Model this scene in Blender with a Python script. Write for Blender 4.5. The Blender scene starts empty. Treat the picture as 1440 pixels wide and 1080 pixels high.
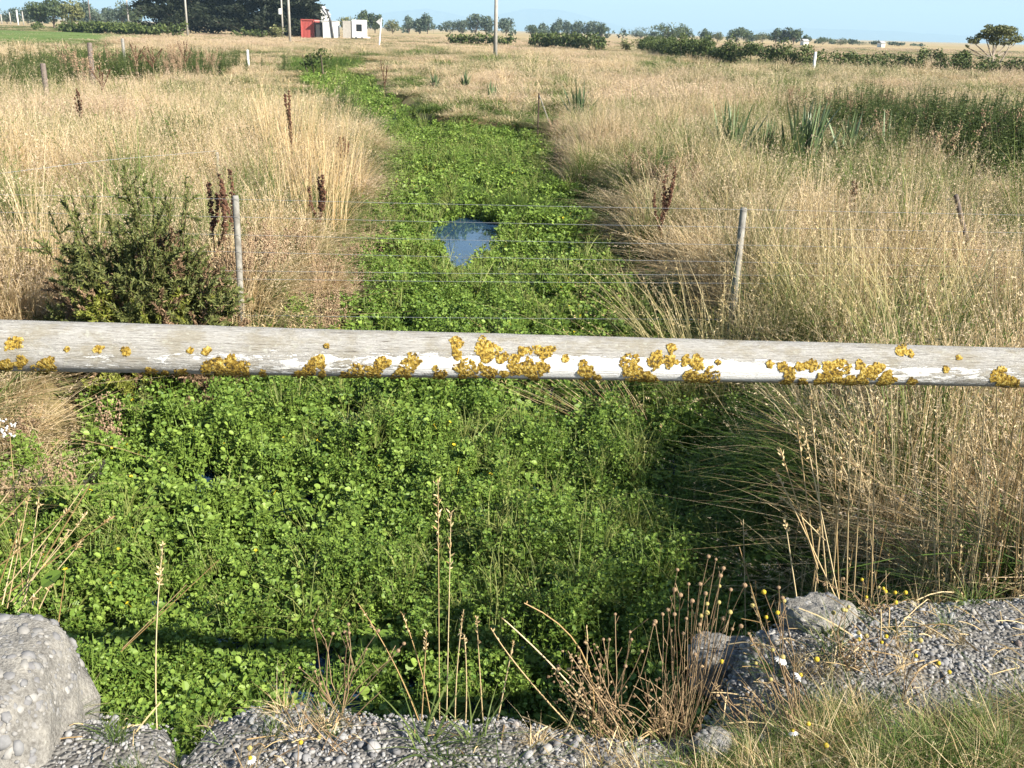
import bpy, math, random
import numpy as np
from mathutils import Vector, Matrix, Euler

sc = bpy.context.scene
COL = sc.collection
R = math.radians
rng = np.random.default_rng(7)

# ------------------------------------------------------------------ camera
F = 1413.0                      # focal length in pixels of a 1440 wide frame
CAM = np.array((0.0, 0.0, 1.6))
PITCH = math.atan((540 - 43) / F)
ROLL = R(1.5)
fw = np.array((0, math.cos(PITCH), -math.sin(PITCH)))
r0 = np.array((1.0, 0, 0)); u0 = np.array((0, math.sin(PITCH), math.cos(PITCH)))
rt = r0 * math.cos(ROLL) + u0 * math.sin(ROLL)
up = -r0 * math.sin(ROLL) + u0 * math.cos(ROLL)

def ray(px, py):
    return fw * F + rt * (px - 720) + up * (540 - py)
def on(px, py, z):              # the point of the level z that is seen at px, py
    d = ray(px, py); return CAM + d * ((z - CAM[2]) / d[2])
def at(px, py, y):              # the point at distance y that is seen at px, py
    d = ray(px, py); return CAM + d * (y / d[1])

cd = bpy.data.cameras.new('camera'); cam = bpy.data.objects.new('camera', cd); COL.objects.link(cam)
cd.sensor_width = 36; cd.lens = 36 * F / 1440; cd.clip_start = 0.05; cd.clip_end = 60000
cam.matrix_world = Matrix(((rt[0], up[0], -fw[0], CAM[0]), (rt[1], up[1], -fw[1], CAM[1]), (rt[2], up[2], -fw[2], CAM[2]), (0, 0, 0, 1)))
sc.camera = cam

# ------------------------------------------------------------------ light
SUN = np.array((1.27, -0.91, 1.0)); SUN /= np.linalg.norm(SUN)
w = bpy.data.worlds.new('World'); sc.world = w; w.use_nodes = True
nt = w.node_tree; nt.nodes.clear()
sky = nt.nodes.new('ShaderNodeTexSky'); sky.sky_type = 'NISHITA'; sky.sun_disc = False
sky.sun_elevation = math.asin(SUN[2]); sky.sun_rotation = math.atan2(SUN[0], SUN[1])
sky.air_density = 1.0; sky.dust_density = 0.6; sky.ozone_density = 2.5
bg = nt.nodes.new('ShaderNodeBackground'); bg.inputs[1].default_value = 0.051
ow = nt.nodes.new('ShaderNodeOutputWorld')
nt.links.new(sky.outputs[0], bg.inputs[0]); nt.links.new(bg.outputs[0], ow.inputs[0])
sl = bpy.data.lights.new('sun', 'SUN'); sl.energy = 5.0; sl.angle = R(0.5); sl.color = (1.0, 0.93, 0.82)
so = bpy.data.objects.new('sun', sl); COL.objects.link(so)
so.rotation_euler = Vector(SUN).to_track_quat('Z', 'Y').to_euler(); so.location = (4, -4, 8)
sc.view_settings.view_transform = 'Standard'; sc.view_settings.look = 'None'
sc.view_settings.exposure = 1.5; sc.view_settings.gamma = 1.0
sc.render.engine = 'CYCLES'
cy = sc.cycles
cy.max_bounces = 6; cy.diffuse_bounces = 2; cy.glossy_bounces = 3; cy.transmission_bounces = 4
cy.volume_bounces = 0; cy.caustics_reflective = False; cy.caustics_refractive = False
cy.use_adaptive_sampling = False
cy.sample_clamp_indirect = 6

# ------------------------------------------------------------------ noise
_lat = np.random.default_rng(3).random((8, 256, 256))
def vn(x, y, f=1.0, k=0):
    x = np.asarray(x, float) * f + 77.3; y = np.asarray(y, float) * f + 31.7
    xi = np.floor(x).astype(int); yi = np.floor(y).astype(int)
    a = x - xi; b = y - yi; a = a * a * (3 - 2 * a); b = b * b * (3 - 2 * b)
    L = _lat[k]; i0, i1, j0, j1 = xi & 255, (xi + 1) & 255, yi & 255, (yi + 1) & 255
    return (L[i0, j0] * (1 - a) + L[i1, j0] * a) * (1 - b) + (L[i0, j1] * (1 - a) + L[i1, j1] * a) * b
def fbm(x, y, f, k=0):
    return (vn(x, y, f, k) + 0.5 * vn(x, y, f * 2.1, (k + 1) % 8) + 0.25 * vn(x, y, f * 4.3, (k + 2) % 8)) / 1.75
def sst(a, b, x):
    t = np.clip((np.asarray(x, float) - a) / (b - a), 0, 1); return t * t * (3 - 2 * t)

# ------------------------------------------------------------------ materials
def mat(name):
    m = bpy.data.materials.new(name); m.use_nodes = True
    t = m.node_tree; t.nodes.clear()
    return m, t
def N(t, kind, **kw):
    n = t.nodes.new(kind)
    for k, v in kw.items(): setattr(n, k, v)
    return n
def ramp(t, fac, stops):
    n = N(t, 'ShaderNodeValToRGB'); e = n.color_ramp.elements
    while len(e) < len(stops): e.new(0.5)
    for el, (p, c) in zip(e, stops): el.position = p; el.color = (*c, 1)
    if fac is not None: t.links.new(fac, n.inputs[0])
    return n.outputs[0]
def mixc(t, fac, a, b, blend='MIX'):
    n = N(t, 'ShaderNodeMix', data_type='RGBA', blend_type=blend)
    for s, v in ((n.inputs[0], fac), (n.inputs[6], a), (n.inputs[7], b)):
        if isinstance(v, (int, float)): s.default_value = v
        elif isinstance(v, tuple): s.default_value = (*v, 1)
        else: t.links.new(v, s)
    return n.outputs[2]
def mth(t, op, *a, clamp=False):
    n = N(t, 'ShaderNodeMath', operation=op, use_clamp=clamp)
    for s, v in zip(n.inputs, a):
        if isinstance(v, (int, float)): s.default_value = v
        else: t.links.new(v, s)
    return n.outputs[0]
def noise(t, scale, detail=4, vec=None, rough=0.6, out=0):
    n = N(t, 'ShaderNodeTexNoise'); n.inputs['Scale'].default_value = scale
    n.inputs['Detail'].default_value = detail; n.inputs['Roughness'].default_value = rough
    if vec is not None: t.links.new(vec, n.inputs['Vector'])
    return n.outputs[out]
def attr(t, name, typ='GEOMETRY'):
    n = N(t, 'ShaderNodeAttribute', attribute_name=name, attribute_type=typ); return n.outputs['Fac']
def objco(t): return N(t, 'ShaderNodeTexCoord').outputs['Object']
def bump(t, h, strength=0.4, dist=0.01):
    n = N(t, 'ShaderNodeBump'); n.inputs['Strength'].default_value = strength; n.inputs['Distance'].default_value = dist
    t.links.new(h, n.inputs['Height']); return n.outputs[0]
def finish(t, col, rough=0.8, spec=0.3, normal=None, metal=0.0, trans=0.0, tcol=None):
    p = N(t, 'ShaderNodeBsdfPrincipled'); o = N(t, 'ShaderNodeOutputMaterial')
    if isinstance(col, tuple): p.inputs['Base Color'].default_value = (*col, 1)
    else: t.links.new(col, p.inputs['Base Color'])
    if isinstance(rough, (int, float)): p.inputs['Roughness'].default_value = rough
    else: t.links.new(rough, p.inputs['Roughness'])
    p.inputs['Specular IOR Level'].default_value = spec; p.inputs['Metallic'].default_value = metal
    if normal is not None: t.links.new(normal, p.inputs['Normal'])
    if trans:
        tr = N(t, 'ShaderNodeBsdfTranslucent'); mx = N(t, 'ShaderNodeMixShader'); mx.inputs[0].default_value = trans
        c = tcol if tcol is not None else col
        if isinstance(c, tuple): tr.inputs[0].default_value = (*c, 1)
        else: t.links.new(c, tr.inputs[0])
        t.links.new(p.outputs[0], mx.inputs[1]); t.links.new(tr.outputs[0], mx.inputs[2]); t.links.new(mx.outputs[0], o.inputs[0])
    else: t.links.new(p.outputs[0], o.inputs[0])
    return p
M = {}
def simple(name, c0, c1=None, scale=8.0, rough=0.8, spec=0.3, bmp=0.0, trans=0.0, metal=0.0):
    m, t = mat(name); c1 = c1 or tuple(v * 0.7 for v in c0)
    n = noise(t, scale, 5, objco(t))
    col = ramp(t, n, [(0.3, c1), (0.7, c0)])
    finish(t, col, rough, spec, bump(t, n, bmp) if bmp else None, metal, trans)
    M[name] = m; return m
def tinted(name, lo, hi, tlo=None, thi=None, rough=0.55, spec=0.3, trans=0.3):
    # colour from the blade / leaf attribute r (its own shade) and t (its place from base to tip)
    m, t = mat(name)
    r = attr(t, 'r')
    c = ramp(t, r, [(0.0, lo), (1.0, hi)])
    if tlo:
        c2 = ramp(t, r, [(0.0, tlo), (1.0, thi)])
        c = mixc(t, ramp(t, attr(t, 't'), [(0.35, (0, 0, 0)), (0.95, (1, 1, 1))]), c, c2)
    finish(t, c, rough, spec, trans=trans); M[name] = m; return m

def grass_mat():
    m, t = mat('grass_blades')
    r = attr(t, 'r'); h = attr(t, 't'); hd = attr(t, 'head')
    dry = attr(t, 'dry', 'INSTANCER'); pink = attr(t, 'pink', 'INSTANCER')
    green = ramp(t, r, [(0, (0.035, 0.075, 0.010)), (0.6, (0.085, 0.145, 0.022)), (1, (0.19, 0.235, 0.055))])
    straw = ramp(t, r, [(0, (0.27, 0.18, 0.085)), (0.35, (0.51, 0.375, 0.185)), (1, (0.75, 0.63, 0.40))])
    f = N(t, 'ShaderNodeMapRange', interpolation_type='SMOOTHSTEP').inputs[0].node
    ff = mth(t, 'ADD', mth(t, 'ADD', dry, attr(t, 'dd')), mth(t, 'ADD', mth(t, 'MULTIPLY', mth(t, 'SUBTRACT', h, 0.5), 0.3), mth(t, 'MULTIPLY', mth(t, 'SUBTRACT', r, 0.5), 0.35)))
    t.links.new(ff, f.inputs[0]); f.inputs[1].default_value = 0.32; f.inputs[2].default_value = 0.72
    c = mixc(t, f.outputs[0], green, straw)
    hd = mth(t, 'MULTIPLY', hd, f.outputs[0])
    headc = mixc(t, pink, (0.60, 0.50, 0.32), (0.53, 0.41, 0.325))
    c = mixc(t, hd, c, headc)
    c = mixc(t, mth(t, 'MULTIPLY', mth(t, 'MULTIPLY', pink, f.outputs[0]), 0.3), c, (0.45, 0.30, 0.20))
    finish(t, c, 0.6, 0.25, trans=0.25); M['grass_blades'] = m
grass_mat()
tinted('straw_stem', (0.34, 0.22, 0.09), (0.68, 0.55, 0.32), rough=0.6, trans=0.1)
tinted('tussock_blade', (0.08, 0.12, 0.025), (0.20, 0.22, 0.06), (0.46, 0.34, 0.15), (0.70, 0.58, 0.34), trans=0.25)
tinted('dead_brown', (0.15, 0.095, 0.05), (0.42, 0.30, 0.17), rough=0.8, trans=0.1)
tinted('seed_brown', (0.19, 0.125, 0.075), (0.42, 0.30, 0.19), rough=0.8, trans=0.1)
tinted('dock_seed', (0.055, 0.028, 0.018), (0.15, 0.072, 0.042), rough=0.8, trans=0.1)
tinted('flax_blade', (0.055, 0.095, 0.04), (0.19, 0.25, 0.12), rough=0.4, spec=0.5, trans=0.12)
tinted('rush_blade', (0.06, 0.10, 0.02), (0.26, 0.28, 0.08), rough=0.6, trans=0.2)
tinted('cress_leaf', (0.045, 0.105, 0.013), (0.21, 0.30, 0.055), rough=0.5, spec=0.26, trans=0.16)
tinted('weed_leaf', (0.045, 0.075, 0.02), (0.13, 0.16, 0.045), rough=0.6, trans=0.25)
tinted('gorse_green', (0.055, 0.07, 0.02), (0.15, 0.165, 0.045), (0.08, 0.105, 0.035), (0.20, 0.215, 0.065), rough=0.6, trans=0.15)
tinted('gorse_new', (0.14, 0.17, 0.03), (0.27, 0.28, 0.05), rough=0.6, trans=0.2)
tinted('gorse_dead', (0.12, 0.075, 0.04), (0.34, 0.23, 0.14), rough=0.8, trans=0.1)
tinted('conifer_leaf', (0.007, 0.013, 0.006), (0.026, 0.034, 0.013), rough=0.7, trans=0.1)
tinted('broad_leaf', (0.035, 0.055, 0.022), (0.085, 0.11, 0.038), rough=0.6, trans=0.15)
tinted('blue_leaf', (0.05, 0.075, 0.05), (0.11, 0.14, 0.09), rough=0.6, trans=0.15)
tinted('hedge_leaf', (0.035, 0.06, 0.016), (0.12, 0.15, 0.04), rough=0.6, trans=0.15)
tinted('olive_leaf', (0.07, 0.085, 0.03), (0.19, 0.19, 0.07), rough=0.6, trans=0.15)
simple('bark', (0.16, 0.12, 0.09), (0.07, 0.05, 0.04), 6, 0.9, 0.2, 0.5)
simple('pale_bark', (0.36, 0.31, 0.25), (0.2, 0.16, 0.12), 6, 0.9, 0.2, 0.5)
simple('twig', (0.2, 0.13, 0.08), (0.09, 0.06, 0.04), 20, 0.9, 0.2)
simple('grey_post', (0.30, 0.29, 0.26), (0.15, 0.14, 0.12), 14, 0.85, 0.2, 0.5)
simple('dark_post', (0.20, 0.165, 0.14), (0.10, 0.08, 0.07), 14, 0.9, 0.2, 0.5)
simple('rusty_iron', (0.09, 0.055, 0.04), (0.04, 0.03, 0.028), 30, 0.8, 0.3)
simple('wire', (0.62, 0.64, 0.66), (0.45, 0.47, 0.5), 3, 0.35, 0.5, 0, 0, 0.6)
simple('concrete_pole', (0.40, 0.38, 0.34), (0.30, 0.28, 0.25), 3, 0.85, 0.2, 0.2)
simple('white_paint', (0.8, 0.8, 0.78), (0.7, 0.7, 0.67), 3, 0.5, 0.4)
simple('red_paint', (0.45, 0.10, 0.085), (0.33, 0.07, 0.06), 2, 0.6, 0.3)
simple('dark_steel', (0.05, 0.05, 0.05), (0.03, 0.03, 0.03), 5, 0.6, 0.4)
simple('dark_glass', (0.02, 0.022, 0.025), (0.012, 0.012, 0.012), 5, 0.15, 0.5)
simple('roof_iron', (0.5, 0.5, 0.5), (0.4, 0.4, 0.4), 2, 0.5, 0.4)
simple('yellow_disc', (0.56, 0.42, 0.035), (0.34, 0.25, 0.03), 300, 0.8, 0.2, 0.4)
simple('pale_yellow_disc', (0.44, 0.38, 0.13), (0.26, 0.20, 0.08), 300, 0.8, 0.2, 0.4)
simple('brown_disc', (0.34, 0.235, 0.14), (0.17, 0.11, 0.065), 300, 0.9, 0.2, 0.4)
simple('white_petal', (0.82, 0.82, 0.8), (0.7, 0.7, 0.68), 50, 0.6, 0.3, 0, 0.25)
simple('yellow_petal', (0.68, 0.54, 0.03), (0.6, 0.45, 0.02), 50, 0.6, 0.3, 0, 0.25)
simple('soil', (0.10, 0.075, 0.05), (0.05, 0.038, 0.025), 3, 0.95, 0.15, 0.4)

def ground_mat():
    m, t = mat('field_ground'); co = objco(t)
    n1 = noise(t, 0.35, 6, co); n2 = noise(t, 9, 5, co); n3 = noise(t, 0.012, 4, co)
    near = ramp(t, n2, [(0.25, (0.07, 0.055, 0.028)), (0.5, (0.20, 0.15, 0.075)), (0.8, (0.36, 0.28, 0.15))])
    near = mixc(t, ramp(t, n1, [(0.45, (0, 0, 0)), (0.62, (0.7, 0.7, 0.7))]), near, (0.07, 0.09, 0.025))
    far = ramp(t, n3, [(0.35, (0.42, 0.33, 0.18)), (0.52, (0.36, 0.27, 0.15)), (0.7, (0.22, 0.23, 0.09))])
    y = N(t, 'ShaderNodeSeparateXYZ'); t.links.new(co, y.inputs[0])
    k = N(t, 'ShaderNodeMapRange'); t.links.new(y.outputs[1], k.inputs[0]); k.inputs[1].default_value = 60; k.inputs[2].default_value = 160
    c = mixc(t, k.outputs[0], near, far)
    finish(t, c, 0.95, 0.1, bump(t, n2, 0.5, 0.03)); M['ground'] = m
ground_mat()
def pasture_mat():
    m, t = mat('pasture_ground'); co = objco(t)
    n = noise(t, 0.3, 6, co)
    finish(t, ramp(t, n, [(0.3, (0.085, 0.14, 0.035)), (0.7, (0.16, 0.21, 0.06))]), 0.95, 0.1); M['pasture'] = m
pasture_mat()
def gravel_mat():
    m, t = mat('road_gravel'); co = objco(t)
    v = N(t, 'ShaderNodeTexVoronoi'); v.inputs['Scale'].default_value = 85; t.links.new(co, v.inputs['Vector'])
    n = noise(t, 6, 6, co)
    c = ramp(t, n, [(0.3, (0.12, 0.11, 0.095)), (0.7, (0.23, 0.215, 0.19))])
    bw = N(t, 'ShaderNodeRGBToBW'); t.links.new(v.outputs['Color'], bw.inputs[0])
    c = mixc(t, 0.6, c, ramp(t, bw.outputs[0], [(0.2, (0.06, 0.058, 0.055)), (0.6, (0.17, 0.165, 0.155)), (0.9, (0.27, 0.265, 0.25))]), 'MIX')
    h = mth(t, 'SUBTRACT', 1.0, v.outputs['Distance'])
    finish(t, c, 0.9, 0.2, bump(t, h, 0.8, 0.01)); M['gravel'] = m
gravel_mat()
def pebble_mat():
    m, t = mat('pebble')
    oi = N(t, 'ShaderNodeObjectInfo').outputs['Random']
    c = ramp(t, oi, [(0, (0.09, 0.09, 0.097)), (0.3, (0.20, 0.20, 0.207)), (0.6, (0.32, 0.322, 0.322)), (0.85, (0.28, 0.26, 0.23)), (0.95, (0.46, 0.455, 0.44)), (1, (0.20, 0.12, 0.08))])
    n = noise(t, 60, 4, objco(t))
    c = mixc(t, 0.3, c, ramp(t, n, [(0.3, (0.11, 0.105, 0.10)), (0.7, (0.34, 0.335, 0.325))]))
    finish(t, c, 0.7, 0.3, bump(t, n, 0.25, 0.004)); M['pebble'] = m
pebble_mat()
def set_pebble_mat():
    m, t = mat('set_pebble'); r = attr(t, 'r')
    c = ramp(t, r, [(0, (0.09, 0.09, 0.10)), (0.4, (0.15, 0.153, 0.16)), (0.8, (0.19, 0.18, 0.16)), (1, (0.30, 0.295, 0.28))])
    n = noise(t, 60, 4, objco(t)); c = mixc(t, 0.3, c, ramp(t, n, [(0.3, (0.16, 0.155, 0.145)), (0.7, (0.36, 0.35, 0.33))]))
    finish(t, c, 0.7, 0.3, bump(t, n, 0.2, 0.003)); M['set_pebble'] = m
set_pebble_mat()
def concrete_mat():
    m, t = mat('old_concrete'); co = objco(t)
    n = noise(t, 14, 8, co); n2 = noise(t, 130, 4, co)
    c = ramp(t, n, [(0.38, (0.085, 0.08, 0.07)), (0.5, (0.165, 0.155, 0.135)), (0.64, (0.25, 0.235, 0.20))])
    c = mixc(t, 0.35, c, ramp(t, n2, [(0.35, (0.16, 0.15, 0.14)), (0.65, (0.42, 0.41, 0.38))]))
    finish(t, c, 0.9, 0.2, bump(t, mth(t, 'ADD', n, n2), 0.75, 0.010)); M['concrete'] = m
concrete_mat()
def water_mat():
    m, t = mat('ditch_water'); n = noise(t, 7, 2, objco(t))
    finish(t, (0.02, 0.05, 0.10), 0.03, 0.5, bump(t, n, 0.04, 0.02)); M['water'] = m  # blue of the mirrored sky is put into the base colour
water_mat()
def lichen_mat():
    m, t = mat('lichen_crust'); co = objco(t); n = noise(t, 140, 5, co)
    c = ramp(t, n, [(0.38, (0.07, 0.05, 0.02)), (0.46, (0.20, 0.125, 0.022)), (0.53, (0.34, 0.225, 0.035)), (0.63, (0.47, 0.375, 0.12))])
    finish(t, c, 0.9, 0.15, bump(t, n, 0.9, 0.004)); M['lichen'] = m
lichen_mat()
def rail_mat():
    # weathered pole: uv.x runs along it in metres, uv.y round it (0.5 = the side that faces the road, 0.75 = top)
    m, t = mat('weathered_wood')
    uv = N(t, 'ShaderNodeUVMap').outputs[0]; s = N(t, 'ShaderNodeSeparateXYZ'); t.links.new(uv, s.inputs[0])
    U, V = s.outputs[0], s.outputs[1]
    def cmb(a, b):
        n = N(t, 'ShaderNodeCombineXYZ'); t.links.new(mth(t, 'MULTIPLY', U, a), n.inputs[0]); t.links.new(mth(t, 'MULTIPLY', V, b), n.inputs[1]); return n.outputs[0]
    grain = noise(t, 1, 7, cmb(20, 95), 0.72); fine = noise(t, 1, 6, cmb(70, 230), 0.75); blot = noise(t, 1, 6, cmb(11, 7), 0.7)
    crack = noise(t, 1, 4, cmb(9, 80), 0.6)
    wood = ramp(t, grain, [(0.36, (0.22, 0.21, 0.19)), (0.5, (0.39, 0.38, 0.355)), (0.64, (0.53, 0.52, 0.49))])
    wood = mixc(t, 0.35, wood, ramp(t, fine, [(0.38, (0.17, 0.15, 0.12)), (0.62, (0.60, 0.585, 0.555))]))
    wood = mixc(t, ramp(t, blot, [(0.46, (0, 0, 0)), (0.60, (0.6, 0.6, 0.6))]), wood, (0.29, 0.255, 0.18))
    wood = mixc(t, ramp(t, crack, [(0.33, (0.85, 0.85, 0.85)), (0.37, (0, 0, 0))]), wood, (0.09, 0.075, 0.06))
    # peeling white paint on the lower front
    pn = noise(t, 1, 8, cmb(12, 20), 0.75); pn2 = noise(t, 1, 6, cmb(40, 70), 0.75)
    band = ramp(t, V, [(0.34, (0.0,) * 3), (0.40, (1,) * 3), (0.52, (1,) * 3), (0.62, (0,) * 3)])
    along = ramp(t, mth(t, 'MULTIPLY_ADD', U, 0.2, 0.5), [(0.28, (0.0,) * 3), (0.30, (0.40,) * 3), (0.40, (0.50,) * 3), (0.455, (0.66,) * 3), (0.50, (0.84,) * 3), (0.60, (0.84,) * 3), (0.65, (0.66,) * 3), (0.73, (0.46,) * 3)])
    k = mth(t, 'ADD', mth(t, 'ADD', mth(t, 'MULTIPLY_ADD', pn, 1.9, -0.45), mth(t, 'MULTIPLY_ADD', pn2, 1.0, -0.5)), mth(t, 'MULTIPLY', mth(t, 'SUBTRACT', mth(t, 'MULTIPLY', band, along), 0.36), 1.25))
    mask = ramp(t, k, [(0.68, (0, 0, 0)), (0.70, (1, 1, 1))])
    paint = mixc(t, ramp(t, fine, [(0.3, (0, 0, 0)), (0.6, (1, 1, 1))]), (0.66, 0.65, 0.61), (0.82, 0.82, 0.80))
    spots = noise(t, 1, 3, cmb(60, 26), 0.5)
    wood = mixc(t, ramp(t, spots, [(0.62, (0, 0, 0)), (0.66, (0.6, 0.6, 0.6))]), wood, (0.47, 0.47, 0.40))
    c = mixc(t, mask, wood, paint)
    h = mth(t, 'ADD', mth(t, 'MULTIPLY', grain, 0.6), mth(t, 'ADD', mth(t, 'MULTIPLY', mask, 0.5), mth(t, 'MULTIPLY', fine, 0.3)))
    finish(t, c, 0.8, 0.25, bump(t, h, 1.0, 0.010)); M['rail'] = m
rail_mat()

# ------------------------------------------------------------------ mesh helpers
class MB:
    def __init__(s): s.V = []; s.Fc = []; s.t = []; s.r = []; s.h = []; s.n = 0; s.dd = None
    def add(s, V, Fc, t=0.0, r=0.5, h=0.0):
        V = np.asarray(V, float).reshape(-1, 3); k = len(V)
        s.V.append(V); s.Fc += [tuple(int(i) + s.n for i in f) for f in Fc]
        for L, v in ((s.t, t), (s.r, r), (s.h, h)): L.append(np.broadcast_to(np.asarray(v, float), (k,)))
        s.n += k; return s
    def mesh(s, name, m, smooth=False):
        me = bpy.data.meshes.new(name)
        V = np.concatenate(s.V) if s.V else np.zeros((0, 3))
        me.from_pydata(V.tolist(), [], s.Fc)
        for nm, L in (('t', s.t), ('r', s.r), ('head', s.h)):
            a = me.attributes.new(nm, 'FLOAT', 'POINT'); a.data.foreach_set('value', np.concatenate(L).astype(np.float32))
        if smooth: me.polygons.foreach_set('use_smooth', np.ones(len(me.polygons), bool))
        if s.dd is not None: a = me.attributes.new('dd', 'FLOAT', 'POINT'); a.data.foreach_set('value', s.dd.astype(np.float32))
        me.materials.append(m); me.update(); return me
    def build(s, name, m, parent=None, smooth=False):
        return obj(name, s.mesh(name, m, smooth), parent)
def obj(name, me, parent=None):
    o = bpy.data.objects.new(name, me); COL.objects.link(o)
    if parent is not None: o.parent = parent
    return o
def tag(o, label=None, cat=None, group=None, kind=None):
    if label: o['label'] = label
    if cat: o['category'] = cat
    if group: o['group'] = group
    if kind: o['kind'] = kind
    return o
def empty(name, loc, label, cat, group=None, rz=0.0):
    o = bpy.data.objects.new(name, None); COL.objects.link(o); o.location = tuple(loc); o.rotation_euler = (0, 0, rz)
    o.empty_display_size = 0.1
    return tag(o, label, cat, group)
def copy_tree(o, parent=None):
    c = o.copy(); COL.objects.link(c); c.parent = parent
    for ch in list(o.children): copy_tree(ch, c)
    return c

def tube(mb, P, rad, k=5, r=0.5, t=None, cap=True, h=0.0):
    P = np.asarray(P, float); n = len(P)
    rad = np.broadcast_to(np.asarray(rad, float), (n,))
    T = np.gradient(P, axis=0); T /= np.linalg.norm(T, axis=1)[:, None] + 1e-9
    ref = np.array((0.31, 0.22, 0.92)) if abs(T[0][2]) < 0.8 else np.array((1.0, 0.13, 0))
    A = np.cross(T, ref); A /= np.linalg.norm(A, axis=1)[:, None] + 1e-9; B = np.cross(T, A)
    an = np.linspace(0, 2 * np.pi, k, endpoint=False)
    V = (P[:, None] + rad[:, None, None] * (A[:, None] * np.cos(an)[None, :, None] + B[:, None] * np.sin(an)[None, :, None])).reshape(-1, 3)
    Fc = [(i * k + j, i * k + (j + 1) % k, (i + 1) * k + (j + 1) % k, (i + 1) * k + j) for i in range(n - 1) for j in range(k)]
    if cap: Fc += [tuple(range(k))[::-1], tuple(range((n - 1) * k, n * k))]
    tt = np.repeat(np.linspace(0, 1, n), k) if t is None else t
    mb.add(V, Fc, tt, r, h)
def box(mb, c, s, rz=0.0, r=0.5):
    x, y, z = np.array(s) / 2.0
    V = np.array([(i * x, j * y, k * z) for i in (-1, 1) for j in (-1, 1) for k in (-1, 1)])
    ca, sa = math.cos(rz), math.sin(rz)
    V = np.stack((V[:, 0] * ca - V[:, 1] * sa, V[:, 0] * sa + V[:, 1] * ca, V[:, 2]), 1) + np.array(c)
    mb.add(V, [(0, 1, 3, 2), (4, 6, 7, 5), (0, 4, 5, 1), (2, 3, 7, 6), (0, 2, 6, 4), (1, 5, 7, 3)], 0, r)
def bez(a, b, sag=(0, 0, 0), n=8):
    a, b, sag = map(lambda v: np.asarray(v, float), (a, b, sag))
    u = np.linspace(0, 1, n)[:, None]; return a + (b - a) * u + sag * (4 * u * (1 - u))
def sphere(mb, c, rad, nu=8, nv=6, r=0.5, scale=(1, 1, 1), jit=0.0, g=rng, h=0.0):
    V = [(0, 0, -1)]
    for i in range(1, nv):
        a = math.pi * i / nv - math.pi / 2
        V += [(math.cos(a) * math.cos(2 * math.pi * j / nu), math.cos(a) * math.sin(2 * math.pi * j / nu), math.sin(a)) for j in range(nu)]
    V.append((0, 0, 1)); V = np.array(V)
    if jit: V = V * (1 + jit * (g.random((len(V), 1)) - 0.5))
    Fc = [(0, 1 + (j + 1) % nu, 1 + j) for j in range(nu)]
    for i in range(nv - 2):
        Fc += [(1 + i * nu + j, 1 + i * nu + (j + 1) % nu, 1 + (i + 1) * nu + (j + 1) % nu, 1 + (i + 1) * nu + j) for j in range(nu)]
    e = len(V) - 1; b = 1 + (nv - 2) * nu
    Fc += [(b + j, b + (j + 1) % nu, e) for j in range(nu)]
    mb.add(V * rad * np.array(scale) + np.array(c), Fc, 0, r, h)

def blades(mb, g, n, rad, hgt, hsd=0.25, lean=0.3, droop=0.35, wid=0.004, segs=4, heads=0.0, hl=0.22, hs=7, hw=0.006, dirb=None, rr=(0, 1), base=(0, 0, 0), flat=0.9):
    """n grass blades on a disc of radius rad: curved strips, some with a seed head of short spikelets at the tip"""
    for i in range(n):
        a = g.random() * 2 * math.pi; q = rad * math.sqrt(g.random())
        p0 = np.array((q * math.cos(a), q * math.sin(a), 0.0)) + np.array(base)
        L = hgt * max(0.25, 1 + hsd * g.normal())
        ph = a + g.normal() * 0.9 if dirb is None else dirb + g.normal() * 0.6
        le = abs(lean * (0.3 + 1.2 * g.random())); dr = droop * g.random() * 1.6
        d = np.array((math.cos(ph), math.sin(ph), 0)); sd = np.array((-d[1], d[0], 0))
        tw = g.normal() * 0.6; sd = sd * math.cos(tw) + d * math.sin(tw) * 0.6
        u = np.linspace(0, 1, segs + 1)
        ho = L * (le * u + dr * u ** 2.4); ve = L * (u - 0.55 * dr * u ** 2.6) * (1 - 0.25 * le)
        C = p0 + d * ho[:, None] + np.array((0, 0, 1.0)) * ve[:, None]
        wd = wid * (0.6 + 0.8 * g.random()) * (1 - u ** 1.7 * flat)
        V = np.stack((C - sd * wd[:, None] / 2, C + sd * wd[:, None] / 2), 1).reshape(-1, 3)
        r = rr[0] + (rr[1] - rr[0]) * g.random()
        mb.add(V, [(2 * k, 2 * k + 1, 2 * k + 3, 2 * k + 2) for k in range(segs)], np.repeat(u, 2), r)
        if g.random() < heads:
            m = hs
            f = 1 - hl * g.random(m)
            Cx = np.stack([np.interp(f, u, C[:, j]) for j in range(3)], 1)
            for c in Cx:
                dv = g.normal(size=3) * np.array((1, 1, 0.6)) + np.array((0, 0, 0.9)); dv /= np.linalg.norm(dv)
                sv = np.cross(dv, g.normal(size=3)); sv /= np.linalg.norm(sv) + 1e-9
                ln = hw * (2.2 + 2.5 * g.random())
                mb.add([c, c + dv * ln * 0.5 - sv * hw / 2, c + dv * ln, c + dv * ln * 0.5 + sv * hw / 2], [(0, 1, 2, 3)], 1.0, r, 1.0)

def leafpoly(mb, c, d, nrm, L, W, r, k=6, fold=0.15, t=0.5):
    """one rounded leaf: a fan round its middle, slightly cupped"""
    d = d / (np.linalg.norm(d) + 1e-9); s = np.cross(nrm, d); s /= np.linalg.norm(s) + 1e-9; nn = np.cross(d, s)
    an = np.linspace(0, 2 * np.pi, k, endpoint=False)
    V = [c + d * (L * 0.5)] + [c + d * (L * 0.5 * (1 - math.cos(a))) + s * (W * 0.5 * math.sin(a)) + nn * (fold * W * abs(math.sin(a))) for a in an]
    mb.add(V, [(0, 1 + j, 1 + (j + 1) % k) for j in range(k)], t, r)

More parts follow.
